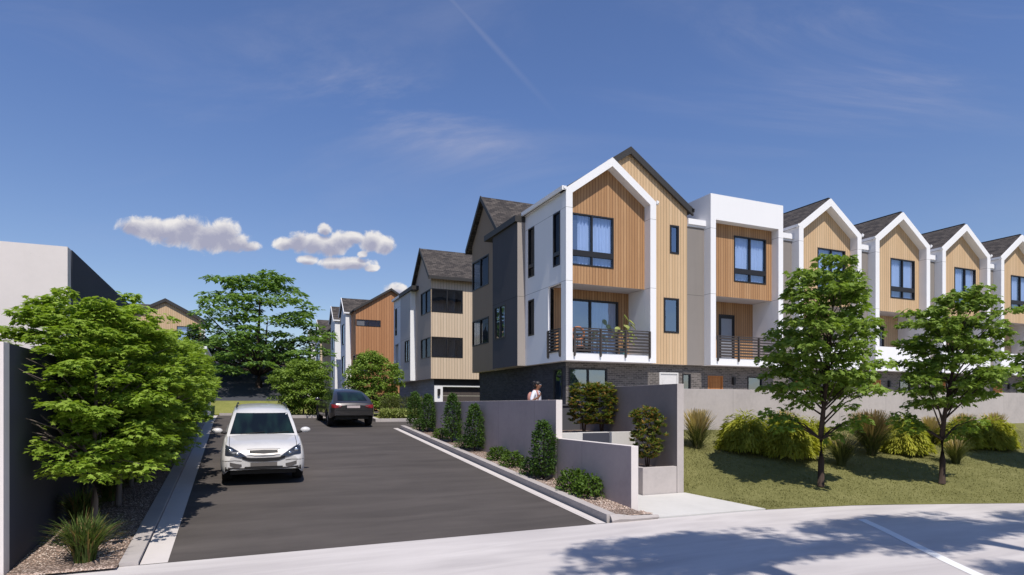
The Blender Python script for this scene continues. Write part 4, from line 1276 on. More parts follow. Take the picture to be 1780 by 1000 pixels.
# round trees beyond the drive
def prof_round(h): return 1.22*(max(0.0, 1 - ((h-.42)/.62)**2))**.5
o = make_tree(31, 2.75, .5, prof_round, 130, .34, .06, 110, .13, KITE, .05, M['leaf_mid'], M['bark_grey'], 'round_tree', nlimb=6, fork=.5)
place(o, (3.05, 32.4, hy(32.4)+.06), 0, 'round bushy tree left of the dark car, in front of the far houses')
o2 = dup(o, loc=(6.3, 31.7, hy(31.7)+.06), rz=2.1, label='taller round bushy tree behind the dark car, in front of the cedar house'); o2.scale = (1.0, 1.0, 1.17)

# street trees on the pavement across the street (they shade the road)
def prof_st(h): return 1.5*(max(0.0, 1 - ((h-.45)/.6)**2))**.5
o = make_tree(61, 13.2, 11.6, prof_st, 95, .42, .10, 120, .13, KITE, .15, M['leaf_mid'], M['bark'], 'street_tree', nlimb=8, fork=10.6, shell=.02)
place(o, (5.9, -.75, .1), 0, 'tall street tree across the road nearest the drive', group='street trees across the road'); o.scale = (1.5, .62, 1)
dup(o, loc=(10.3, -.95, .1), rz=0, label='tall street tree across the road opposite the front path')
dup(o, loc=(14.6, -2.0, .1), rz=-.25, label='tall street tree across the road opposite the lawn trees')
o4 = dup(o, loc=(4.6, -3.9, .1), rz=.5, label='street tree across the road standing back from the kerb, left one'); o4.scale = (1.0, .6, 1)
o5 = dup(o, loc=(9.2, -4.2, .1), rz=-.6, label='street tree across the road standing back from the kerb, right one'); o5.scale = (.9, .55, 1)

# columnar and low shrubs along the drive wall
def make_bush(seed, shape, n, size, tmpl, mat, name, stem=True, spray=None, out=.6, up=.35):
    """leaf shell and interior of a bush; shape(h) radius at height fraction, H via shape.H"""
    rng = np.random.default_rng(seed)
    H = shape.H
    root = bpy.data.objects.new(name, None); COL.objects.link(root)
    ph = rng.uniform(0, 6.28, 3)
    h = rng.uniform(0, 1, n); th = rng.uniform(0, 2*np.pi, n)
    rad = np.array([shape(x) for x in h])*(1 + .16*np.sin(3*th+ph[0]+7*h) + .12*np.sin(5*th+ph[1]-9*h))
    rr = rad*np.sqrt(rng.uniform(.25, 1, n))
    C = np.stack([rr*np.cos(th), rr*np.sin(th), shape.z0 + (H-shape.z0)*h], 1) + rng.normal(0, size*.4, (n, 3))
    C[:, 2] = np.maximum(C[:, 2], .02)
    D = np.stack([np.cos(th)*out, np.sin(th)*out, np.full(n, up)], 1) + rng.normal(0, .42, (n, 3))
    N = np.stack([np.cos(th)*.4, np.sin(th)*.4, np.ones(n)], 1) + rng.normal(0, .45, (n, 3))
    V, F = leaf_arrays(C, D, N, size*rng.uniform(.6, 1.3, n), tmpl)
    fast_mesh('foliage', V, F, mat, root)
    mb = MB()
    mb.tube([(0,0,-.05),(.01,0,H*.3),(0,.01,H*.85)], [.022,.018,.006], 6)
    for k in range(5):
        a = k*1.26
        mb.tube([(0,0,.03+.05*k*H), (shape(.4)*.5*math.cos(a), shape(.4)*.5*math.sin(a), H*.45), (shape(.6)*.7*math.cos(a), shape(.6)*.7*math.sin(a), H*.75)], [.014,.009,.003], 5)
    mb.build('stem', M['bark'], root, smooth=True)
    return root
def shp(H, z0, fn):
    f = lambda h: fn(h)
    f.H = H; f.z0 = z0
    return f
col = make_bush(3, shp(1.42, .12, lambda h: .275*(max(0, 1-((h-.34)/.70)**2))**1.0 + .03), 2600, .07, KITE, M['leaf_dark'], 'columnar_shrub')
ex_ = ['farthest', 'second farthest', 'middle', 'second nearest', 'nearest']
for k, (x, y, sc) in enumerate([(6.72, 26.0-.95, 1.0), (6.74, 23.2, 1.0), (6.72, 20.2, 1.14), (6.72, 18.05, 1.0), (6.70, 13.3, .97)]):
    o = col if k == 0 else dup(col)
    place(o, (x, y, hy(y)+.1), k*1.7, f'{ex_[k]} dark upright shrub of five against the grey drive wall', 'shrub', 'upright shrubs along the drive wall')
    o.scale = (1 if k != 2 else .98, 1, sc)
low = make_bush(5, shp(.42, .03, lambda h: .33*(1-h*h*.8)**.5), 900, .075, KITE, M['leaf_low'], 'low_shrub')
lows = [(6.74, 11.95, 1.05, 'low green shrub, left of the pair nearest the street'), (6.76, 11.3, 1.0, 'low green shrub nearest the street, at the low wall'),
        (6.70, 15.15, .9, 'low green shrub between the tall wall and kerb, right one of the middle pair'), (6.74, 16.25, .85, 'low green shrub, left one of the middle pair by the kerb'),
        (6.62, 21.2, .8, 'low yellowish shrub between the second and third upright shrubs')]
for k, (x, y, sc, lb) in enumerate(lows):
    o = low if k == 0 else dup(low)
    place(o, (x, y, hy(y)+.1), k*2.2, lb, 'shrub', 'low shrubs along the drive kerb', sc)
dk = make_bush(6, shp(.40, .03, lambda h: .26*(1-h*h*.8)**.5), 650, .06, KITE, M['leaf_dark'], 'low_shrub')
for k, (x, y, lb) in enumerate([(6.62, 13.85, 'small dark shrub at the foot of the nearest upright shrub'), (6.62, 18.7, 'small dark shrub beside the second nearest upright shrub'), (6.6, 23.9, 'small dark shrub beside the second farthest upright shrub')]):
    o = dk if k == 0 else dup(dk)
    place(o, (x, y, hy(y)+.1), k*1.9, lb, 'shrub', 'small dark shrubs at the drive wall')
# bronze tipped bushes in the planters: rosettes of narrow leaves
def rosette_bush(seed, H, R_, nro, name='bronze_bush'):
    rng = np.random.default_rng(seed); root = bpy.data.objects.new(name, None); COL.objects.link(root)
    Cs, Ds, Ns, Ss = [], [], [], []
    for i in range(nro):
        h = rng.uniform(.0, 1); th = rng.uniform(0, 6.283)
        rr = R_*(max(0, 1-((h-.5)/.62)**2))**.5*math.sqrt(rng.uniform(.3, 1))*(1+.15*math.sin(3*th+6*h))
        c = np.array((rr*math.cos(th), rr*math.sin(th), .22 + (H-.22)*h)); n = 15
        a = rng.uniform(0, 6.283, n)
        Cs.append(np.repeat(c[None], n, 0)); ax = np.array((math.cos(th)*.8, math.sin(th)*.8, .5))
        Ds.append(np.stack([np.cos(a), np.sin(a), rng.uniform(-.1, .9, n)], 1) + ax*.5); Ns.append(np.stack([rng.normal(0, .4, n), rng.normal(0, .4, n), np.ones(n)], 1)); Ss.append(rng.uniform(.09, .15, n))
    V, F = leaf_arrays(np.concatenate(Cs), np.concatenate(Ds), np.concatenate(Ns), np.concatenate(Ss), (LANCE[0]*np.array([1, 1.5, 1]), LANCE[1]))
    fast_mesh('foliage', V, F, M['leaf_red'], root)
    mb = MB()
    for k in range(4):
        a = k*1.57; mb.tube([(.02*math.cos(a), .02*math.sin(a), -.05), (R_*.2*math.cos(a), R_*.2*math.sin(a), H*.35), (R_*.5*math.cos(a), R_*.5*math.sin(a), H*.75)], [.018, .012, .005], 6)
    mb.build('stem', M['bark'], root, smooth=True)
    return root
o = rosette_bush(1, 1.30, .40, 190)
place(o, (8.55, 14.55, 1.40), 0, 'left of the two bronze tipped bushes in the rear planter', 'bush', 'bronze tipped bushes in the planters')
o2 = dup(o, loc=(8.98, 14.35, 1.40), rz=2.2, label='right of the two bronze tipped bushes in the rear planter')
o3 = dup(o, loc=(8.86, 12.15, .65), rz=4.0, label='single bronze tipped bush in the front planter beside the path')
o3.scale = (1.0, .95, 1.08)

# hedge, olive shrubs and edging on the island
rng = np.random.default_rng(77)
n = 2600
C = np.stack([rng.uniform(6.15, 8.3, n), rng.uniform(28.7, 29.5, n), hy(29) + .1 + .42*rng.uniform(0, 1, n)**.5], 1)
V, F = leaf_arrays(C - np.array((7.2, 29.1, hy(29)+.08)), rng.normal(0, 1, (n, 3)) + np.array((0, -.4, .5)), rng.normal(0, .5, (n, 3)) + np.array((0, -.3, 1)), rng.uniform(.06, .13, n), KITE)
o = fast_mesh('low_hedge', V, F, M['leaf_yellow'], None, (7.2, 29.1, hy(29)+.08)); tag(o, 'low variegated hedge edging the kerb right of the dark car', 'hedge')
ol = make_bush(9, shp(.95, .05, lambda h: .42*(1-((h-.4)/.75)**2)**.5), 1300, .13, LANCE, M['leaf_olive'], 'olive_shrub')
for k, (x, y, lb) in enumerate([(6.75, 29.9, 'olive green shrub behind the low hedge, leftmost of three'), (7.45, 29.8, 'olive green shrub behind the low hedge, middle of three'), (8.2, 29.9, 'olive green shrub behind the low hedge, rightmost of three by the wall')]):
    o = ol if k == 0 else dup(ol)
    place(o, (x, y, hy(y)+.06), k*2.0, lb, 'shrub', 'olive shrubs behind the hedge')
for k, (x, y, lb) in enumerate([(3.6, 32.0, 'small light green shrub at the kerb left of the dark car'), (2.5, 32.0, 'small light green shrub at the foot of the left round tree'), (4.6, 32.1, 'small light green shrub just hidden behind the dark car')]):
    o = dup(low); place(o, (x, y, hy(y)+.06), k, lb, 'shrub', None, 1.25)
o = dup(dk); place(o, (-1.75, 29.3, hy(29.3)+.03), .4, 'dark rounded shrub at the foot of the white block', 'shrub', None, 1.7)

n = 7000
xh = rng.uniform(-3.5, 6.5, n); yh = rng.uniform(52, 53.6, n)
hh = (2.3 + .5*np.sin(xh*1.7) + .35*np.sin(xh*4.1+1))*rng.uniform(.02, 1, n)**.6
zb_ = np.interp(np.where(xh < 4.2, yh, 44), [41.5, 44, 62], [2.4, 2.9, 7.1])
C = np.stack([xh - 1.5, yh - 52.8, hh + zb_ - 4.9], 1)
V, F = leaf_arrays(C, rng.normal(0, 1, (n, 3)) + np.array((0, -.4, .3)), rng.normal(0, .5, (n, 3)) + np.array((0, -.3, 1)), rng.uniform(.18, .34, n), KITE)
m_h = m_leaf('dark_hedge_leaf', c4(0.018, 0.036, 0.012), c4(0.04, 0.07, 0.022), trans=0.15)
o = fast_mesh('bank_hedge', V, F, m_h, None, (1.5, 52.8, 4.9)); tag(o, 'dark overgrown hedge on the slope behind the big layered tree', 'hedge')

# golden mounding shrubs on the lawn: drooping narrow leaves
def mound(seed, R_, H, n, mat, name='golden_shrub'):
    rng = np.random.default_rng(seed); root = bpy.data.objects.new(name, None); COL.objects.link(root)
    u = rng.uniform(0, 1, n); th = rng.uniform(0, 6.283, n); ph = np.arccos(1 - u*1.02)
    bump = 1 + .12*np.sin(5*th + 4*ph) + .1*np.sin(9*th - 3*ph)
    rr = rng.uniform(.72, 1.0, n)*bump
    C = np.stack([R_*rr*np.sin(ph)*np.cos(th), R_*rr*np.sin(ph)*np.sin(th), np.maximum(.04, .10 + (H-.10)*rr*np.cos(ph))], 1)
    D = np.stack([np.cos(th)*(.5+np.sin(ph)), np.sin(th)*(.5+np.sin(ph)), .35 - 1.3*np.sin(ph)], 1) + rng.normal(0, .3, (n, 3))
    N = np.stack([np.cos(th)*np.sin(ph), np.sin(th)*np.sin(ph), np.cos(ph)+.4], 1) + rng.normal(0, .3, (n, 3))
    V, F = leaf_arrays(C, D, N, rng.uniform(.10, .2, n), LANCE)
    fast_mesh('foliage', V, F, mat, root)
    mb = MB()
    for k in range(7):
        a = k*.9; mb.tube([(0, 0, -.05), (R_*.3*math.cos(a), R_*.3*math.sin(a), H*.45), (R_*.65*math.cos(a), R_*.65*math.sin(a), H*.62)], [.02, .014, .006], 5)
    mb.build('stem', M['bark'], root, smooth=True)
    return root
gs = mound(13, .62, .92, 5200, M['leaf_gold'])
G = [(12.75, 13.05, 1.05, 'golden mounded shrub on the bank, leftmost one'), (13.55, 12.35, 1.12, 'golden mounded shrub just left of the taller lawn tree trunk'),
     (17.45, 11.75, .95, 'golden mounded shrub just left of the right lawn tree trunk'), (20.0, 11.75, .9, 'golden mounded shrub right of the right lawn tree, by the green grass clump'),
     (21.0, 11.45, .95, 'golden mounded shrub nearest the right picture edge'), (15.3, 13.1, .8, 'small golden mounded shrub at the back between the two lawn trees'),
     (18.6, 12.6, .85, 'golden mounded shrub partly hidden behind the right lawn tree trunk')]
for k, (x, y, sc, lb) in enumerate(G):
    o = gs if k == 0 else dup(gs)
    place(o, (x, y, lawnz(x, y)-.02), k*1.3, lb, 'shrub', 'golden shrubs on the lawn bank', sc)

# grasses
def grass_clump(seed, H, spread, n, mat, w=.012, plume=None, npl=0, name='ornamental_grass', arch=.55, base_r=.08, plH=1.25):
    rng = np.random.default_rng(seed); root = bpy.data.objects.new(name, None); COL.objects.link(root)
    def blades(n, H, spread, w, tipw, seg=4, arch=arch, hv=(.6, 1.1)):
        V = []; F = []
        for i in range(n):
            th = rng.uniform(0, 6.283); b0 = base_r*math.sqrt(rng.uniform(0, 1)); a0 = rng.uniform(0, 6.283)
            L = H*rng.uniform(*hv); sp = spread*rng.uniform(.15, 1.0)
            dx, dy = math.cos(th), math.sin(th); px, py = -dy, dx
            b = len(V)
            for k in range(seg+1):
                t = k/seg
                r_ = sp*(t**1.6)
                z = L*(t - arch*(sp/max(spread, .01))*t*t*t*.6)
                ww = w*(1 - t**2*.9) if tipw is None else (w if t < .6 else tipw*(1 - (t-.6)/.42*.75))
                cx_, cy_ = b0*math.cos(a0) + dx*r_, b0*math.sin(a0) + dy*r_
                V.append((cx_+px*ww, cy_+py*ww, z)); V.append((cx_-px*ww, cy_-py*ww, z))
            for k in range(seg):
                F.append((b+2*k, b+2*k+1, b+2*k+3, b+2*k+2))
        return np.array(V), np.array(F)
    V, F = blades(n, H, spread, w, None)
    fast_mesh('blades', V, F, mat, root)
    if plume:
        V, F = blades(npl, H*plH, spread*.62, .004, .016, 5, arch*.3, (.75, 1.05))
        fast_mesh('plumes', V, F, M[plume], root)
    return root
ts = grass_clump(2, .72, .55, 420, M['blade_green'], .011, None, 0, 'grass_tussock', .6, .12)
TS = [(-1.86, 9.98, 1.0, 0, 'big green grass tussock in gravel at the front left corner')]
for k in range(9):
    TS.append((-2.28 + .1*(k % 3), 12.0 + 1.86*k, .95 - .05*(k % 3), k*1.1, f'{ORD[k+1]} grass tussock from the street, shaded under the left tree row'))
for k, (x, y, sc, rz, lb) in enumerate(TS):
    o = ts if k == 0 else dup(ts)
    place(o, (x, y, hy(y)+.03), rz, lb, 'grass', 'grass tussocks in the left gravel bed', sc)
gp = grass_clump(5, .70, .68, 420, M['blade'], .008, 'plume', 330, arch=.45, plH=1.3)
gb = grass_clump(8, .85, .85, 460, M['blade'], .009, 'plume_brown', 380, arch=.4, plH=1.2)
gg = grass_clump(9, .72, .72, 460, M['blade'], .009, 'plume', 60, arch=.5, plH=1.15)
GR = [(gp, 11.5, 13.5, 1.2, 'straw plumed grass clump at the left end of the bank by the fin wall'), (gg, 14.36, 11.35, 1.12, 'green grass clump with few straw tips right of the taller lawn tree'),
      (gb, 16.15, 11.8, 1.25, 'wide brown plumed grass clump between the two lawn trees'), (gg, 17.75, 10.55, .95, 'green grass clump right of the right lawn tree trunk'),
      (gp, 14.2, 13.1, 1.15, 'straw plumed grass behind the second golden shrub'), (gp, 17.3, 12.3, .92, 'straw plumed grass behind the right lawn tree'),
      (gp, 20.9, 12.2, 1.05, 'straw plumed grass at the back near the right picture edge'), (gp, 22.3, 12.1, 1.05, 'straw plumed grass farthest right at the back'),
      (gb, 16.9, 12.6, 1.0, 'small brown plumed grass behind the wide brown clump'), (gp, 19.6, 12.4, .95, 'straw plumed grass behind the golden shrubs on the right')]
seen = set()
for k, (src_, x, y, sc, lb) in enumerate(GR):
    if src_.name in seen: o = dup(src_)
    else: o = src_; seen.add(src_.name)
    place(o, (x, y, lawnz(x, y)-.01), k*1.9, lb, 'grass', 'ornamental grasses on the bank', sc)

# turf blades and loose stones (uncountable)
rng = np.random.default_rng(99)
pts = []
while len(pts) < 52000:
    x = 9.6 + (rng.uniform(0, 1)**1.4)*17; y = rng.uniform(3.5, 15.2)
    e = edgeY(x)
    if x < 9.97 and y < 11.7 and x < 9.97 - .43*(y-9.6)/2.05 + .02: continue
    if y > e + .02: pts.append((x, y, lawnz(x, y)))
P = np.array(pts); n = len(P)
V, F = leaf_arrays(P, np.stack([rng.normal(0, .6, n), rng.normal(0, .6, n), np.ones(n)*.8], 1), np.stack([rng.normal(0, 1, n), rng.normal(0, 1, n), np.ones(n)*.3], 1), rng.uniform(.022, .05, n), (LANCE[0]*np.array([1, 1.3, 1]), LANCE[1]))
o = fast_mesh('turf', V, F, M['turf_blade']); tag(o, kind='stuff'); o['label'] = 'short dry olive turf on the bank'; o['category'] = 'grass'
m = NT('pebbles'); rp = m.n('ShaderNodeNewGeometry').outputs['Random Per Island']
m.pbsdf(m.ramp(rp, [(0, c4(.18,.12,.09)), (.4, c4(.42,.30,.24)), (.75, c4(.58,.45,.37)), (1, c4(.72,.62,.54))]), .85, spec=.2)
OC = np.array([(1,0,0),(0,1,0),(-1,0,0),(0,-1,0),(0,0,.7),(0,0,-.7)], float); OF = np.array([(0,1,4),(1,2,4),(2,3,4),(3,0,4)])
P = []
for _ in range(9000):
    if rng.uniform() < .45:
        y = 9.72 + 8*rng.uniform()**1.8; x = rng.uniform(6.42, 7.0); z = hy(y)+.115
        if y < 10.1: x = rng.uniform(6.45, 7.22); z = .1
    else: y = 9.5 + 6*rng.uniform()**1.4; x = rng.uniform(-2.62, -1.44); z = hy(y)+.034
    P.append((x, y, z))
P = np.array(P); n = len(P); S = rng.uniform(.008, .02, n); A = rng.uniform(0, 6.28, n)
ca, sa = np.cos(A), np.sin(A)
base = OC[None]*np.stack([S, S*rng.uniform(.6, 1, n), S*.8], 1)[:, None, :]
V = np.stack([base[..., 0]*ca[:, None]-base[..., 1]*sa[:, None], base[..., 0]*sa[:, None]+base[..., 1]*ca[:, None], base[..., 2]], -1) + P[:, None, :]
F = (np.arange(n)*6)[:, None, None] + OF[None]
o = fast_mesh('pebbles', V.reshape(-1, 3), F.reshape(-1, 3), m.mat); tag(o, kind='stuff'); o['label'] = 'loose tan pebbles in the kerbside beds'; o['category'] = 'gravel'

# ------------------------------------------------------------------ cars
def smooth_interp(xs, ys, x):
    """monotone-ish cubic through control points"""
    xs = list(xs); ys = list(ys)
    if x <= xs[0]: return ys[0]
    if x >= xs[-1]: return ys[-1]
    i = max(k for k in range(len(xs)) if xs[k] <= x); i = min(i, len(xs)-2)
    h = xs[i+1]-xs[i]; t = (x-xs[i])/h
    def sl(k):
        if k <= 0 or k >= len(xs)-1: return 0.0 if False else (ys[min(k+1,len(xs)-1)]-ys[max(k-1,0)])/(xs[min(k+1,len(xs)-1)]-xs[max(k-1,0)])
        a = (ys[k]-ys[k-1])/(xs[k]-xs[k-1]); b = (ys[k+1]-ys[k])/(xs[k+1]-xs[k])
        return 0.0 if a*b <= 0 else 2*a*b/(a+b)
    m0, m1 = sl(i), sl(i+1)
    return (2*t**3-3*t**2+1)*ys[i] + (t**3-2*t**2+t)*h*m0 + (-2*t**3+3*t**2)*ys[i+1] + (t**3-t**2)*h*m1

class Car:
    """front toward -y; lower body and cabin lofts"""
    def __init__(s, p):
        s.p = p; L = p['L']/2
        g = lambda k: (lambda y: smooth_interp([a for a, b in p[k]], [b for a, b in p[k]], y))
        s.W, s.T, s.B = g('W'), g('T'), g('B')          # half width, top height, bottom height
        s.RW, s.RH = g('RW'), g('RH')                     # cabin top half width and height
        ys_ = sorted(set([round(-L + p['L']*i/70, 4) for i in range(71)] + [-L+.02, -L+.05, L-.02, L-.05]))
        mb = MB(); NP = 0
        rings = []
        for y in ys_:
            W_, T_, B_ = s.W(y), s.T(y), s.B(y)
            bz = B_
            for wy in p['wheels']:
                rr = p['wr'] + .055; dy = abs(y-wy)
                if dy < rr: bz = max(bz, p['wr'] + math.sqrt(rr*rr-dy*dy))
            bz = min(bz, T_-.22)
            H_ = T_ - B_
            zz = [bz, max(bz+.01, B_+.10*H_), max(bz+.02, B_+.3*H_), max(bz+.03, B_+.55*H_), max(bz+.05, B_+.78*H_), max(bz+.08, T_-.07), T_-.018, T_]
            ww = [.955, .985, 1.0, .998, .975, .945, .905, .84]
            half = [(W_*w, z) for w, z in zip(ww, zz)] + [(W_*.6, T_+.018*p['crown']), (W_*.3, T_+.03*p['crown']), (0, T_+.034*p['crown'])]
            ring = [(x, y, z) for x, z in half] + [(-x, y, z) for x, z in half[-2::-1]]
            rings.append(ring); NP = len(ring)
        vs = [q for r_ in rings for q in r_]
        fs = [(i*NP+k, i*NP+k+1, (i+1)*NP+k+1, (i+1)*NP+k) for i in range(len(rings)-1) for k in range(NP-1)]
        mb.add(vs, fs)
        mb.poly(rings[0]); mb.poly(rings[-1])
        # cabin
        cy = p['cab']; rings = []
        n = 44
        for i in range(n+1):
            y = cy[0] + (cy[1]-cy[0])*i/n
            bW, bz = s.W(y)*.90, s.T(y) - .03
            tW, tz = s.RW(y), max(s.RH(y), bz+.004)
            k = min(1.0, (tz-bz)/(p['roof']-bz))
            half = []
            for f in (0, .3, .6, .82, .93, 1.0):
                half.append((bW + (tW*k + bW*.97*(1-k) - bW)*f**1.1 - (.05*k if f == 1.0 else 0), bz + (tz-bz)*f*(1 if f < 1 else 1)))
            tx = half[-1][0]
            cr = .05*k
            half += [(tx*.82, tz+cr*.45), (tx*.5, tz+cr*.85), (tx*.25, tz+cr*.97), (0, tz+cr)]
            ring = [(x, y, z) for x, z in half] + [(-x, y, z) for x, z in half[-2::-1]]
            rings.append(ring); NP2 = len(ring)
        vs = [q for r_ in rings for q in r_]
        fs = [(i*NP2+k, i*NP2+k+1, (i+1)*NP2+k+1, (i+1)*NP2+k) for i in range(len(rings)-1) for k in range(NP2-1)]
        mb.add(vs, fs); mb.poly(rings[0]); mb.poly(rings[-1])
        s.body = mb
        s.bvh = BVHTree.FromPolygons([Vector(v) for v in mb.v], mb.f)
    def hit(s, o, d):
        r = s.bvh.ray_cast(Vector(o), Vector(d))
        return r[0]
    def fr(s, x, z, off, back=False):
        sg = -1 if back else 1
        h = s.hit((x, -6*sg, z), (0, sg, 0))
        if h is None:
            xx = x
            for _ in range(30):
                xx *= .985; h = s.hit((xx, -6*sg, z), (0, sg, 0))
                if h: break
            if h is None: return (x, 0, z)
        return (h.x, h.y - sg*off, z)
    def patch(s, xs, lo, hi, off=.012, nz=5, back=False, n=14, thick=.02):
        """surface patch between lower and upper outline (functions given as point lists over x)"""
        mb = MB(); xa, xb = xs[0], xs[-1]; sg = -1 if back else 1
        def fn(u, v):
            x = xa + (xb-xa)*u
            z = np.interp(x, xs, lo)*(1-v) + np.interp(x, xs, hi)*v
            return s.fr(x, z, off, back)
        mb.grid(fn, n, nz)
        # rim
        for e in ((0, None), (1, None), (None, 0), (None, 1)):
            m = n if e[0] is None else nz
            for i in range(m):
                a = fn(i/m, e[1]) if e[0] is None else fn(e[0], i/m); b = fn((i+1)/m, e[1]) if e[0] is None else fn(e[0], (i+1)/m)
                mb.quad(a, b, (b[0], b[1]+sg*(off+thick), b[2]), (a[0], a[1]+sg*(off+thick), a[2]))
        return mb
    def side(s, sgn, poly_lo, poly_hi, off=.008, n=16, nz=5):
        mb = MB(); ys_ = [a for a, b in poly_lo]
        def fn(u, v):
            y = ys_[0] + (ys_[-1]-ys_[0])*u
            z = np.interp(y, ys_, [b for a, b in poly_lo])*(1-v) + np.interp(y, [a for a, b in poly_hi], [b for a, b in poly_hi])*v
            h = s.hit((sgn*3, y, z), (-sgn, 0, 0))
            if h is None: return (sgn*.7, y, z)
            return (h.x + sgn*off, y, z)
        mb.grid(fn, n, nz); return mb
    def glass_front(s, t0, t1, off=.008, back=False, nx=14, nz=8):
        mb = MB()
        def fn(u, v):
            z = t0[0] + (t1[0]-t0[0])*v; w = t0[1] + (t1[1]-t0[1])*v
            return s.fr(w*(2*u-1), z, off, back)
        mb.grid(fn, nx, nz); return mb

def add_wheels(t, p, L):
    for wy in p['wheels']:
        for sg in (-1, 1):
            xo = sg*p['track']
            mb = MB(); r = p['wr']; w = .11
            prof = [(-w, r*.62), (-w, r*.93), (-w*.8, r*.985), (-w*.3, r), (w*.3, r), (w*.8, r*.985), (w, r*.93), (w, r*.62)]
            n = 28; vs = [(xo+a, wy+b*math.cos(6.28319*k/n), r+b*math.sin(6.28319*k/n)) for a, b in prof for k in range(n)]
            fs = [(i*n+k, i*n+(k+1) % n, (i+1)*n+(k+1) % n, (i+1)*n+k) for i in range(len(prof)-1) for k in range(n)]
            mb.add(vs, fs)
            ty = mb.build('wheel', M['rubber'], None, smooth=True); ty.parent = t
            mb = MB(); xr = xo + sg*w*.75
            ring = lambda rad, x: [(x, wy+rad*math.cos(6.28319*k/n), r+rad*math.sin(6.28319*k/n)) for k in range(n)]
            a, b, c = ring(r*.66, xr), ring(r*.58, xr-sg*.005), ring(r*.57, xr-sg*.06)
            mb.add(a+b+c, [(k, (k+1) % n, n+(k+1) % n, n+k) for k in range(n)] + [(n+k, n+(k+1) % n, 2*n+(k+1) % n, 2*n+k) for k in range(n)])
            for k in range(5):
                an = 6.28319*k/5
                d_ = Vector((0, math.cos(an), math.sin(an))); e_ = Vector((0, -math.sin(an), math.cos(an)))
                c0 = Vector((xr, wy, r))
                mb.hexa([c0 - e_*.05 - Vector((sg*.05,0,0)), c0 + e_*.05 - Vector((sg*.05,0,0)), c0 + e_*.03 + d_*r*.6 - Vector((sg*.05,0,0)), c0 - e_*.03 + d_*r*.6 - Vector((sg*.05,0,0)),
                         c0 - e_*.045, c0 + e_*.045, c0 + e_*.026 + d_*r*.6, c0 - e_*.026 + d_*r*.6])
            o = mb.build('rim', M['alloy'], None); o.parent = ty
    mb = MB(); mb.box(-.7, .7, -L+.3, L-.3, p.get('ub', .24), .6)
    o = mb.build('underbody', M['plastic'], None); o.parent = t

def car_part(t, mb, name, mat, smooth=True, parent=None):
    o = mb.build(name, mat, None, smooth=smooth); o.parent = parent or t
    return o

def auto_smooth(o, ang=35):
    me = o.data
    try: me.set_sharp_from_angle(angle=R(ang))
    except Exception: pass

# white family SUV coming down the drive
pw = dict(L=4.5, crown=1.0, roof=1.62, wr=.34, wheels=(-1.36, 1.28), track=.775, cab=(-1.12, 2.16),
    W=[(-2.25, .75), (-2.2, .82), (-2.08, .875), (-1.8, .905), (-1.3, .91), (0, .91), (1.5, .90), (2.0, .87), (2.2, .80), (2.25, .72)],
    T=[(-2.25, .70), (-2.2, .80), (-2.1, .885), (-1.9, .945), (-1.5, 1.0), (-1.05, 1.05), (-.4, 1.07), (1.2, 1.09), (2.1, 1.07), (2.25, .95)],
    B=[(-2.25, .40), (-2.15, .30), (-1.9, .26), (0, .27), (1.9, .27), (2.15, .32), (2.25, .42)],
    RW=[(-1.12, .74), (-.3, .655), (.5, .655), (1.7, .63), (2.16, .60)],
    RH=[(-1.12, 1.03), (-.82, 1.22), (-.5, 1.42), (-.24, 1.55), (.0, 1.605), (.6, 1.63), (1.3, 1.62), (1.75, 1.56), (1.98, 1.34), (2.16, 1.06)])
car = Car(pw)
t = bpy.data.objects.new('white_car', None); COL.objects.link(t)
tag(t, 'white family SUV driving toward the viewer on the left of the drive', 'car')
o = car_part(t, car.body, 'body', M['car_white']); auto_smooth(o, 40)
add_wheels(t, pw, 2.25)
car_part(t, car.glass_front((1.085, .73), (1.545, .60)), 'windscreen', M['car_glass'])
car_part(t, car.glass_front((1.12, .62), (1.45, .56), back=True), 'rear_window', M['car_glass'])
for sg in (-1, 1):
    car_part(t, car.side(sg, [(-.72, 1.12), (.35, 1.13)], [(-.72, 1.17), (-.22, 1.45), (.35, 1.52)]), 'side_window', M['car_glass'])
    car_part(t, car.side(sg, [(.42, 1.13), (1.75, 1.16)], [(.42, 1.52), (1.35, 1.49), (1.75, 1.28)]), 'side_window', M['car_glass'])
    xs = [sg*a for a in (.36, .50, .66, .80)]
    lo, hi = [.655, .685, .73, .74], [.71, .815, .905, .945]
    if sg < 0: xs, lo, hi = xs[::-1], lo[::-1], hi[::-1]
    hl = car_part(t, car.patch(xs, lo, hi, .014), 'headlight', M['lamp_glass'])
    for cx_, cz_, r_ in ((.69, .83, .052), (.55, .765, .042)):
        q = car.fr(sg*cx_, cz_, .02); mb = MB(); mb.ball(q, (r_, .018, r_), 14, 8); car_part(t, mb, 'reflector', M['lamp_refl'], parent=hl)
    xs = [sg*a for a in (.46, .56, .70)]; lo, hi = [.475, .44, .505], [.53, .545, .585]
    if sg < 0: xs, lo, hi = xs[::-1], lo[::-1], hi[::-1]
    car_part(t, car.patch(xs, lo, hi, .008), 'fog_lamp_recess', M['valance'])
    mb = MB(); mb.ball((sg*1.02, -.62, 1.12), (.125, .085, .078), 16, 10); mr = car_part(t, mb, 'mirror', M['car_white'])
    mb = MB(); mb.tube([(sg*.80, -.66, 1.06), (sg*.95, -.63, 1.09)], [.035, .03], 8); car_part(t, mb, 'mirror_arm', M['plastic'], parent=mr)
    mb = MB(); mb.tube([(sg*.60, -.05, 1.665), (sg*.60, .3, 1.69), (sg*.585, 1.4, 1.685), (sg*.57, 1.6, 1.64)], .016, 6); car_part(t, mb, 'roof_rail', M['plastic'])
X5 = [-.35, -.2, 0, .2, .35]
gr_ = car_part(t, car.patch(X5, [.755, .735, .73, .735, .755], [.872, .878, .88, .878, .872], .018), 'grille', M['chrome'])
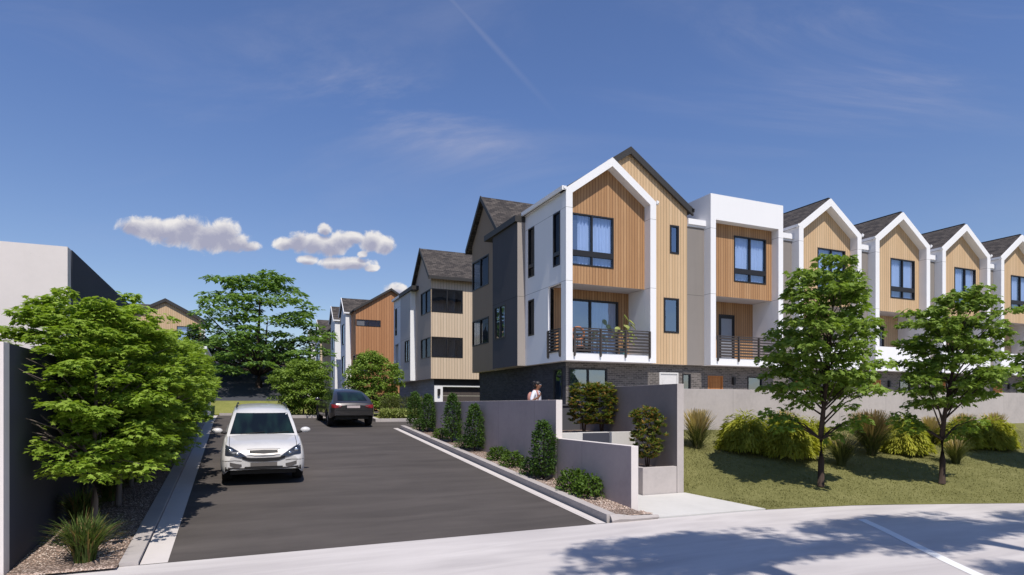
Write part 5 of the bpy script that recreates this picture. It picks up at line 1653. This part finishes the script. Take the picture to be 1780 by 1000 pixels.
car_part(t, car.patch([-.30, 0, .30], [.785, .772, .785], [.842, .852, .842], .024), 'grille_mesh', M['plastic'], parent=gr_)
car_part(t, car.patch([-.45, -.3, 0, .3, .45], [.655, .595, .58, .595, .655], [.715, .675, .67, .675, .715], .014), 'lower_grille', M['plastic'])
car_part(t, car.patch([-.40, 0, .40], [.425, .425, .425], [.47, .475, .47], .012), 'intake', M['plastic'])
car_part(t, car.patch([-.28, 0, .28], [.475]*3, [.565]*3, .022, n=6), 'number_plate', M['plate_grey'])
car_part(t, car.patch([-.80, -.5, 0, .5, .80], [.29]*5, [.475, .445, .43, .445, .475], .006, n=22), 'lower_valance', M['valance'])
for sg in (-1, 1):
    mb = MB(); pts_ = []
    for k in range(9):
        y_ = -2.02 + k*.11; h_ = car.hit((sg*car.W(y_)*.80, y_, 3), (0, 0, -1))
        if h_: pts_.append((h_.x, h_.y, h_.z + .002))
    mb.tube(pts_, .006, 5); car_part(t, mb, 'bonnet_seam', M['plastic'])
car_part(t, car.patch([-.86, -.6, -.46], [.60, .615, .60], [.612, .627, .612], .004), 'bumper_seam', M['valance'])
car_part(t, car.patch([.46, .6, .86], [.60, .615, .60], [.612, .627, .612], .004), 'bumper_seam', M['valance'])
mb = MB()
for x0_, x1_ in ((-.5, .05), (.1, .6)):
    a = car.fr(x0_, 1.09, .02); b = car.fr(x1_, 1.125, .02); mb.tube([a, b], .008, 5)
car_part(t, mb, 'wiper', M['plastic'])
t.location = (.60, 16.95, hy(16.95)); t.rotation_euler = (math.atan(.0742), 0, R(-1.0)); t.scale = (.97, 1, .935)

# graphite coupe SUV going up the drive (seen from behind): front toward +y, so model turned round
pd = dict(ub=.36, L=4.75, crown=1.0, roof=1.62, wr=.38, wheels=(-1.48, 1.42), track=.83, cab=(-1.15, 2.2),
    W=[(-2.375, .74), (-2.3, .84), (-2.1, .92), (-1.6, .955), (0, .945), (1.3, .97), (1.9, .955), (2.2, .90), (2.33, .83), (2.375, .78)],
    T=[(-2.375, .72), (-2.3, .85), (-2.0, .98), (-1.5, 1.03), (-1.0, 1.07), (0, 1.09), (1.2, 1.13), (2.0, 1.15), (2.28, 1.12), (2.375, .98)],
    B=[(-2.375, .48), (-2.2, .38), (0, .36), (1.9, .40), (2.2, .46), (2.375, .54)],
    RW=[(-1.15, .78), (-.3, .64), (.6, .63), (1.5, .62), (2.2, .66)],
    RH=[(-1.15, 1.05), (-.8, 1.28), (-.4, 1.50), (0, 1.61), (.5, 1.66), (1.0, 1.62), (1.5, 1.48), (1.9, 1.30), (2.2, 1.14)])
car = Car(pd)
t = bpy.data.objects.new('dark_car', None); COL.objects.link(t)
tag(t, 'graphite coupe style SUV seen from behind at the top of the drive', 'car')
o = car_part(t, car.body, 'body', M['car_dark']); auto_smooth(o, 40)
add_wheels(t, pd, 2.375)
car_part(t, car.glass_front((1.20, .62), (1.56, .52), back=True), 'rear_window', M['car_glass'])
car_part(t, car.glass_front((1.1, .74), (1.54, .6)), 'windscreen', M['car_glass'])
for sg in (-1, 1):
    car_part(t, car.side(sg, [(-.75, 1.13), (.4, 1.15)], [(-.75, 1.18), (-.25, 1.46), (.4, 1.54)]), 'side_window', M['car_glass'])
    car_part(t, car.side(sg, [(.46, 1.15), (1.7, 1.22)], [(.46, 1.54), (1.1, 1.50), (1.7, 1.28)]), 'side_window', M['car_glass'])
    xs = [sg*a for a in (.50, .62, .76, .88)]; lo, hi = [.93, .90, .88, .90], [.99, 1.02, 1.04, 1.05]
    if sg < 0: xs, lo, hi = xs[::-1], lo[::-1], hi[::-1]
    tl_ = car_part(t, car.patch(xs, lo, hi, .014, back=True), 'tail_light', M['red_lens'])
    xs = [sg*.53, sg*.62]; xs = xs if sg > 0 else xs[::-1]
    car_part(t, car.patch(xs, [.935]*2, [.965]*2, .02, back=True, n=4), 'reverse_lens', M['lamp_refl'], parent=tl_)
    mb = MB(); mb.ball((sg*1.06, -.62, 1.15), (.12, .08, .085), 16, 10); mr = car_part(t, mb, 'mirror', M['car_dark'])
    mb = MB(); mb.tube([(sg*.85, -.66, 1.08), (sg*.98, -.63, 1.12)], [.035, .03], 8); car_part(t, mb, 'mirror_arm', M['plastic'], parent=mr)
rc = car_part(t, car.patch([-.34, 0, .34], [.86]*3, [1.02]*3, .008, back=True, n=8), 'plate_recess', M['plastic'])
car_part(t, car.patch([-.27, 0, .27], [.885]*3, [.995]*3, .02, back=True, n=6), 'number_plate', M['plate'], parent=rc)
car_part(t, car.patch([-.74, 0, .74], [.775]*3, [.80]*3, .008, back=True, n=18), 'bumper_seam', M['plastic'])
car_part(t, car.patch([-.72, -.4, 0, .4, .72], [.53, .50, .49, .50, .53], [.585]*5, .008, back=True, n=18), 'lower_valance', M['plastic'])
t.location = (4.33, 28.2, hy(28.2)-.02); t.rotation_euler = (-math.atan(.05), 0, math.pi + R(1.0)); t.scale = (.96, 1, .90)
# make the copy parked in the side alley
o = dup(t, loc=(12.9, 55.2, TOPZ), rz=R(100), label='dark car parked in the gap before the cedar house, mostly hidden by shrubs')
o.rotation_euler = (0, 0, R(100))

# ------------------------------------------------------------------ person
def skin_mesh(name, verts, edges, radii, mat, parent=None, sub=2, root_i=0, extra=None):
    me = bpy.data.meshes.new(name); me.from_pydata([tuple(v) for v in verts], edges, []); me.update()
    o = bpy.data.objects.new(name, me); COL.objects.link(o)
    sk = o.modifiers.new('skin', 'SKIN'); sk.use_smooth_shade = True
    for i, r_ in enumerate(radii):
        r2 = r_ if hasattr(r_, '__len__') else (r_, r_)
        me.skin_vertices[0].data[i].radius = r2
        me.skin_vertices[0].data[i].use_root = (i == root_i)
    o.modifiers.new('sub', 'SUBSURF').levels = sub; o.modifiers['sub'].render_levels = sub
    dg = bpy.context.evaluated_depsgraph_get(); dg.update()
    m2 = bpy.data.meshes.new_from_object(o.evaluated_get(dg))
    bpy.data.objects.remove(o); bpy.data.meshes.remove(me)
    m2.materials.clear(); m2.materials.append(mat); m2.name = name
    o = bpy.data.objects.new(name, m2); COL.objects.link(o)
    m2.polygons.foreach_set('use_smooth', [True]*len(m2.polygons))
    if parent is not None: o.parent = parent
    return o

V = {}
def jv(k, *p): V[k] = p
jv('pelvis', 0, 0, .95); jv('spine', 0, .01, 1.10); jv('chest', 0, -.005, 1.29); jv('neck0', 0, .0, 1.445); jv('neck', .01, -.02, 1.50); jv('jaw', .02, -.05, 1.555); jv('head', .02, -.035, 1.62); jv('crown', .02, -.015, 1.685)
jv('shR', -.165, .01, 1.40); jv('elR', -.30, .03, 1.14); jv('wrR', -.20, -.19, 1.27); jv('paR', -.185, -.215, 1.33)
jv('shL', .165, .01, 1.40); jv('elL', .27, .02, 1.13); jv('wrL', .20, -.20, 1.12); jv('paL', .185, -.255, 1.13)
jv('hiR', -.09, 0, .88); jv('knR', -.10, -.14, .50); jv('anR', -.10, -.16, .10); jv('toR', -.10, -.30, .04)
jv('hiL', .09, 0, .88); jv('knL', .10, .06, .49); jv('anL', .10, .24, .12); jv('toL', .10, .13, .04)
names = list(V); ix = {k: i for i, k in enumerate(names)}
E_ = [('pelvis','spine'),('spine','chest'),('chest','neck0'),('neck0','neck'),('neck','jaw'),('jaw','head'),('head','crown'),('chest','shR'),('shR','elR'),('elR','wrR'),('wrR','paR'),('chest','shL'),('shL','elL'),('elL','wrL'),('wrL','paL'),
      ('pelvis','hiR'),('hiR','knR'),('knR','anR'),('anR','toR'),('pelvis','hiL'),('hiL','knL'),('knL','anL'),('anL','toL')]
RAD = dict(pelvis=(.13,.10), spine=(.115,.085), chest=(.135,.095), neck0=.06, neck=.05, jaw=(.058,.07), head=(.074,.092), crown=(.055,.07), shR=.055, elR=.04, wrR=.026, paR=(.032,.018), shL=.055, elL=.04, wrL=.026, paL=(.032,.018),
           hiR=.085, knR=.055, anR=.036, toR=.03, hiL=.085, knL=.055, anL=.036, toL=.03)
person = bpy.data.objects.new('person', None); COL.objects.link(person)
tag(person, 'person in white shirt with pink shoulder bag, looking down at a phone behind the wall', 'person')
verts = [V[k] for k in names]; edges = [(ix[a], ix[b]) for a, b in E_]; rad = [RAD[k] for k in names]
# fingers as chains rooted in the palms
def hand(palm, fwd, side, up, curl):
    p = Vector(V[palm]); f = Vector(fwd).normalized(); sd = Vector(side).normalized(); u = Vector(up).normalized()
    for k, (off, ln) in enumerate(((-.027, .062), (-.009, .074), (.009, .078), (.027, .070))):
        a = p + sd*off + f*.02; b = a + f*.030 + u*-.004
        c = b + (f*math.cos(curl) - u*math.sin(curl))*ln*.45; d_ = c + (f*math.cos(2*curl) - u*math.sin(2*curl))*ln*.38
        i0 = len(verts)
        verts.extend([tuple(a), tuple(b), tuple(c), tuple(d_)]); rad.extend([.0095, .009, .0085, .007])
        edges.extend([(ix[palm], i0), (i0, i0+1), (i0+1, i0+2), (i0+2, i0+3)])
    a = p + sd*.036 - f*.005; b = a + sd*.02 + f*.025 - u*.01; c = b + f*.028 - u*.016
    i0 = len(verts); verts.extend([tuple(a), tuple(b), tuple(c)]); rad.extend([.012, .0105, .0085]); edges.extend([(ix[palm], i0), (i0, i0+1), (i0+1, i0+2)])
hand('paR', (.1, -.1, 1), (1, .2, 0), (0, -1, .1), .75)
hand('paL', (-.25, -1, .15), (-1, .2, 0), (0, 0, -1), .65)
body = skin_mesh('body', verts, edges, rad, M['skin'], person)
# face details
def feat(name, mb, mat, par): 
    o = mb.build(name, mat, None, smooth=True); o.parent = par; return o
mb = MB(); mb.ball((.02, -.135, 1.60), (.013, .022, .022), 10, 8); feat('nose', mb, M['skin'], body)
for sg in (-1, 1):
    mb = MB(); mb.ball((.02+sg*.031, -.118, 1.632), (.013, .01, .008), 10, 6); feat('eye', mb, M['shirt'], body)
    mb = MB(); mb.ball((.02+sg*.082, -.03, 1.61), (.012, .025, .034), 10, 8); feat('ear', mb, M['skin'], body)
mb = MB(); mb.ball((.02, -.118, 1.565), (.024, .01, .008), 10, 6); feat('mouth', mb, M['strap'], body)
mb = MB(); mb.ball((.02, -.005, 1.665), (.096, .108, .085), 20, 12); mb.ball((.02, .045, 1.615), (.088, .075, .10), 18, 12); mb.ball((.02, .095, 1.70), (.05, .05, .05), 14, 10)
feat('hair', mb, M['hair'], person)
def sub_body(keys, es, grow, name, mat, over=None):
    ks = [k for k in names if k in keys]; ii = {k: i for i, k in enumerate(ks)}
    vv = [V[k] for k in ks]; rr = []
    for k in ks:
        r_ = RAD[k]; r_ = r_ if hasattr(r_, '__len__') else (r_, r_)
        if over and k in over: r_ = over[k]
        rr.append((r_[0]+grow, r_[1]+grow))
    return skin_mesh(name, vv, [(ii[a], ii[b]) for a, b in es], rr, mat, person)
sub_body({'pelvis','spine','chest','neck0','shR','elR','shL','elL'}, [('pelvis','spine'),('spine','chest'),('chest','neck0'),('chest','shR'),('shR','elR'),('chest','shL'),('shL','elL')], .018, 'shirt', M['shirt'], {'neck0': (.052, .052), 'elR': (.035, .035), 'elL': (.035, .035)})
sub_body({'pelvis','hiR','knR','anR','hiL','knL','anL'}, [('pelvis','hiR'),('hiR','knR'),('knR','anR'),('pelvis','hiL'),('hiL','knL'),('knL','anL')], .014, 'trousers', M['jeans'])
for k in ('R', 'L'):
    a, b = Vector(V['an'+k]), Vector(V['to'+k]); mb = MB()
    mb.ball(((a.x+b.x)/2, (a.y+b.y)/2 - .01, min(a.z, b.z) + .012), (.048, .14, .05), 14, 8); feat('shoe', mb, M['plastic'], person)
mb = MB(); mb.tube([(-.10, .10, 1.36), (-.105, .03, 1.465), (-.10, -.06, 1.44), (-.115, -.125, 1.30), (-.13, -.10, 1.12), (-.16, .05, 1.0)], [.03, .03, .03, .03, .028, .025], 8)
feat('bag_strap', mb, M['strap'], person)
mb = MB(); mb.ball((-.02, .19, 1.22), (.15, .09, .20), 16, 10); feat('backpack', mb, M['strap'], person)
person.location = (8.26, 16.85, 1.12); person.rotation_euler = (0, 0, R(38))
ph_ = MB(); ph_.box(-.036, .036, -.075, .075, -.005, .005)
pho = ph_.build('phone', M['phone'], None, bevel=.003); tag(pho, 'black phone held in the left hand of the person behind the wall', 'phone')
rm = Matrix.Rotation(R(38), 4, 'Z'); q = rm @ Vector((.17, -.315, 1.148))
pho.location = (8.26+q.x, 16.85+q.y, 1.12+q.z); pho.rotation_euler = (R(25), 0, R(38))

# ------------------------------------------------------------------ balcony furniture of the corner house
bz = 4.16
t = empty('balcony_chair', (13.25, 22.95, bz), 'round backed orange rattan chair on the corner balcony', 'chair', rz=R(-15))
L0 = (13.25, 22.95)
def cp(name, mb, mat): return mb.build(name, mat, None, smooth=True)
def own(o, t): o.parent = t; return o
mb = MB()
n = 26; mb.tube([(.27*math.cos(a)*1.0, .20, 1.02+.27*math.sin(a)) for a in [6.28319*k/n for k in range(n+1)]], .05, 8); own(cp('back_ring', mb, M['rattan']), t)
mb = MB(); mb.ball((0, 0, .45), (.26, .26, .05), 18, 8); own(cp('seat', mb, M['rattan']), t)
for sx_ in (-1, 1):
    for sy_ in (-1, 1):
        mb = MB(); mb.tube([(sx_*.2, sy_*.18, 0), (sx_*.17, sy_*.16, .45)], .02, 6); own(cp('leg', mb, M['dark_metal']), t)
    mb = MB(); mb.tube([(sx_*.16, .17, .45), (sx_*.14, .20, .80)], .018, 6); own(cp('back_post', mb, M['rattan']), t)
t = empty('bar_table', (13.85, 23.0, bz), 'small dark table beside the rattan chair on the corner balcony', 'table')
mb = MB(); mb.box(-.24, .24, -.2, .2, 1.13, 1.17); own(cp('table_top', mb, M['dark_metal']), t)
for sx_ in (-1, 1):
    for sy_ in (-1, 1):
        mb = MB(); mb.box(sx_*.21-.015, sx_*.21+.015, sy_*.17-.015, sy_*.17+.015, 0, 1.13); own(cp('leg', mb, M['dark_metal']), t)
t = empty('potted_plant', (15.35, 22.75, bz), 'potted plant with big pale leaves at the balcony railing of the corner house', 'plant')
mb = MB(); mb.tube([(0,0,0),(0,0,.1),(0,0,.42),(0,0,.45)], [.13,.15,.19,.17], 16); own(cp('pot', mb, M['teal']), t)
mb = MB(); rr_ = random.Random(4)
BL = [(-.28, -.05, 1.28, .34, 0), (-.05, -.2, 1.38, .36, 0), (.12, -.1, 1.18, .34, 1), (-.18, -.22, 1.12, .32, 1), (.32, .0, 1.62, .30, 0), (.05, .05, 1.85, .30, 0), (-.32, .1, 1.0, .3, 1), (.3, -.15, 1.0, .32, 0), (.45, .05, 1.45, .28, 1), (.1, -.25, .9, .3, 1), (-.1, -.2, .75, .28, 0), (.2, -.2, .7, .26, 1)]
lf = MB(); stm = MB()
for x, y, z, s_, _k in BL:
    stm.tube([(0, 0, .42), (x*.4, y*.4, z*.72), (x*.85, y*.85, z)], [.012, .010, .007], 6)
    d_ = Vector((x+.01, y-.05, .1)).normalized(); d_.z = -.35; d_.normalize()
    up_ = Vector((0, -.55, .83)); b_ = d_.cross(up_).normalized()
    p0 = Vector((x*.85, y*.85, z))
    def fn(u, v):
        tt = u; w = .42*s_*math.sin(math.pi*min(1, tt*.97+.02))**.8*(1-.25*tt)
        return tuple(p0 + d_*(s_*tt) + b_*(w*(2*v-1)) + Vector((0, 0, .06*abs(2*v-1) - .10*tt*tt)))
    lf.grid(fn, 8, 4)
own(cp('leaf_crown', lf, M['leaf_yellow']), t); own(cp('stem', stm, M['leaf_dark']), t)
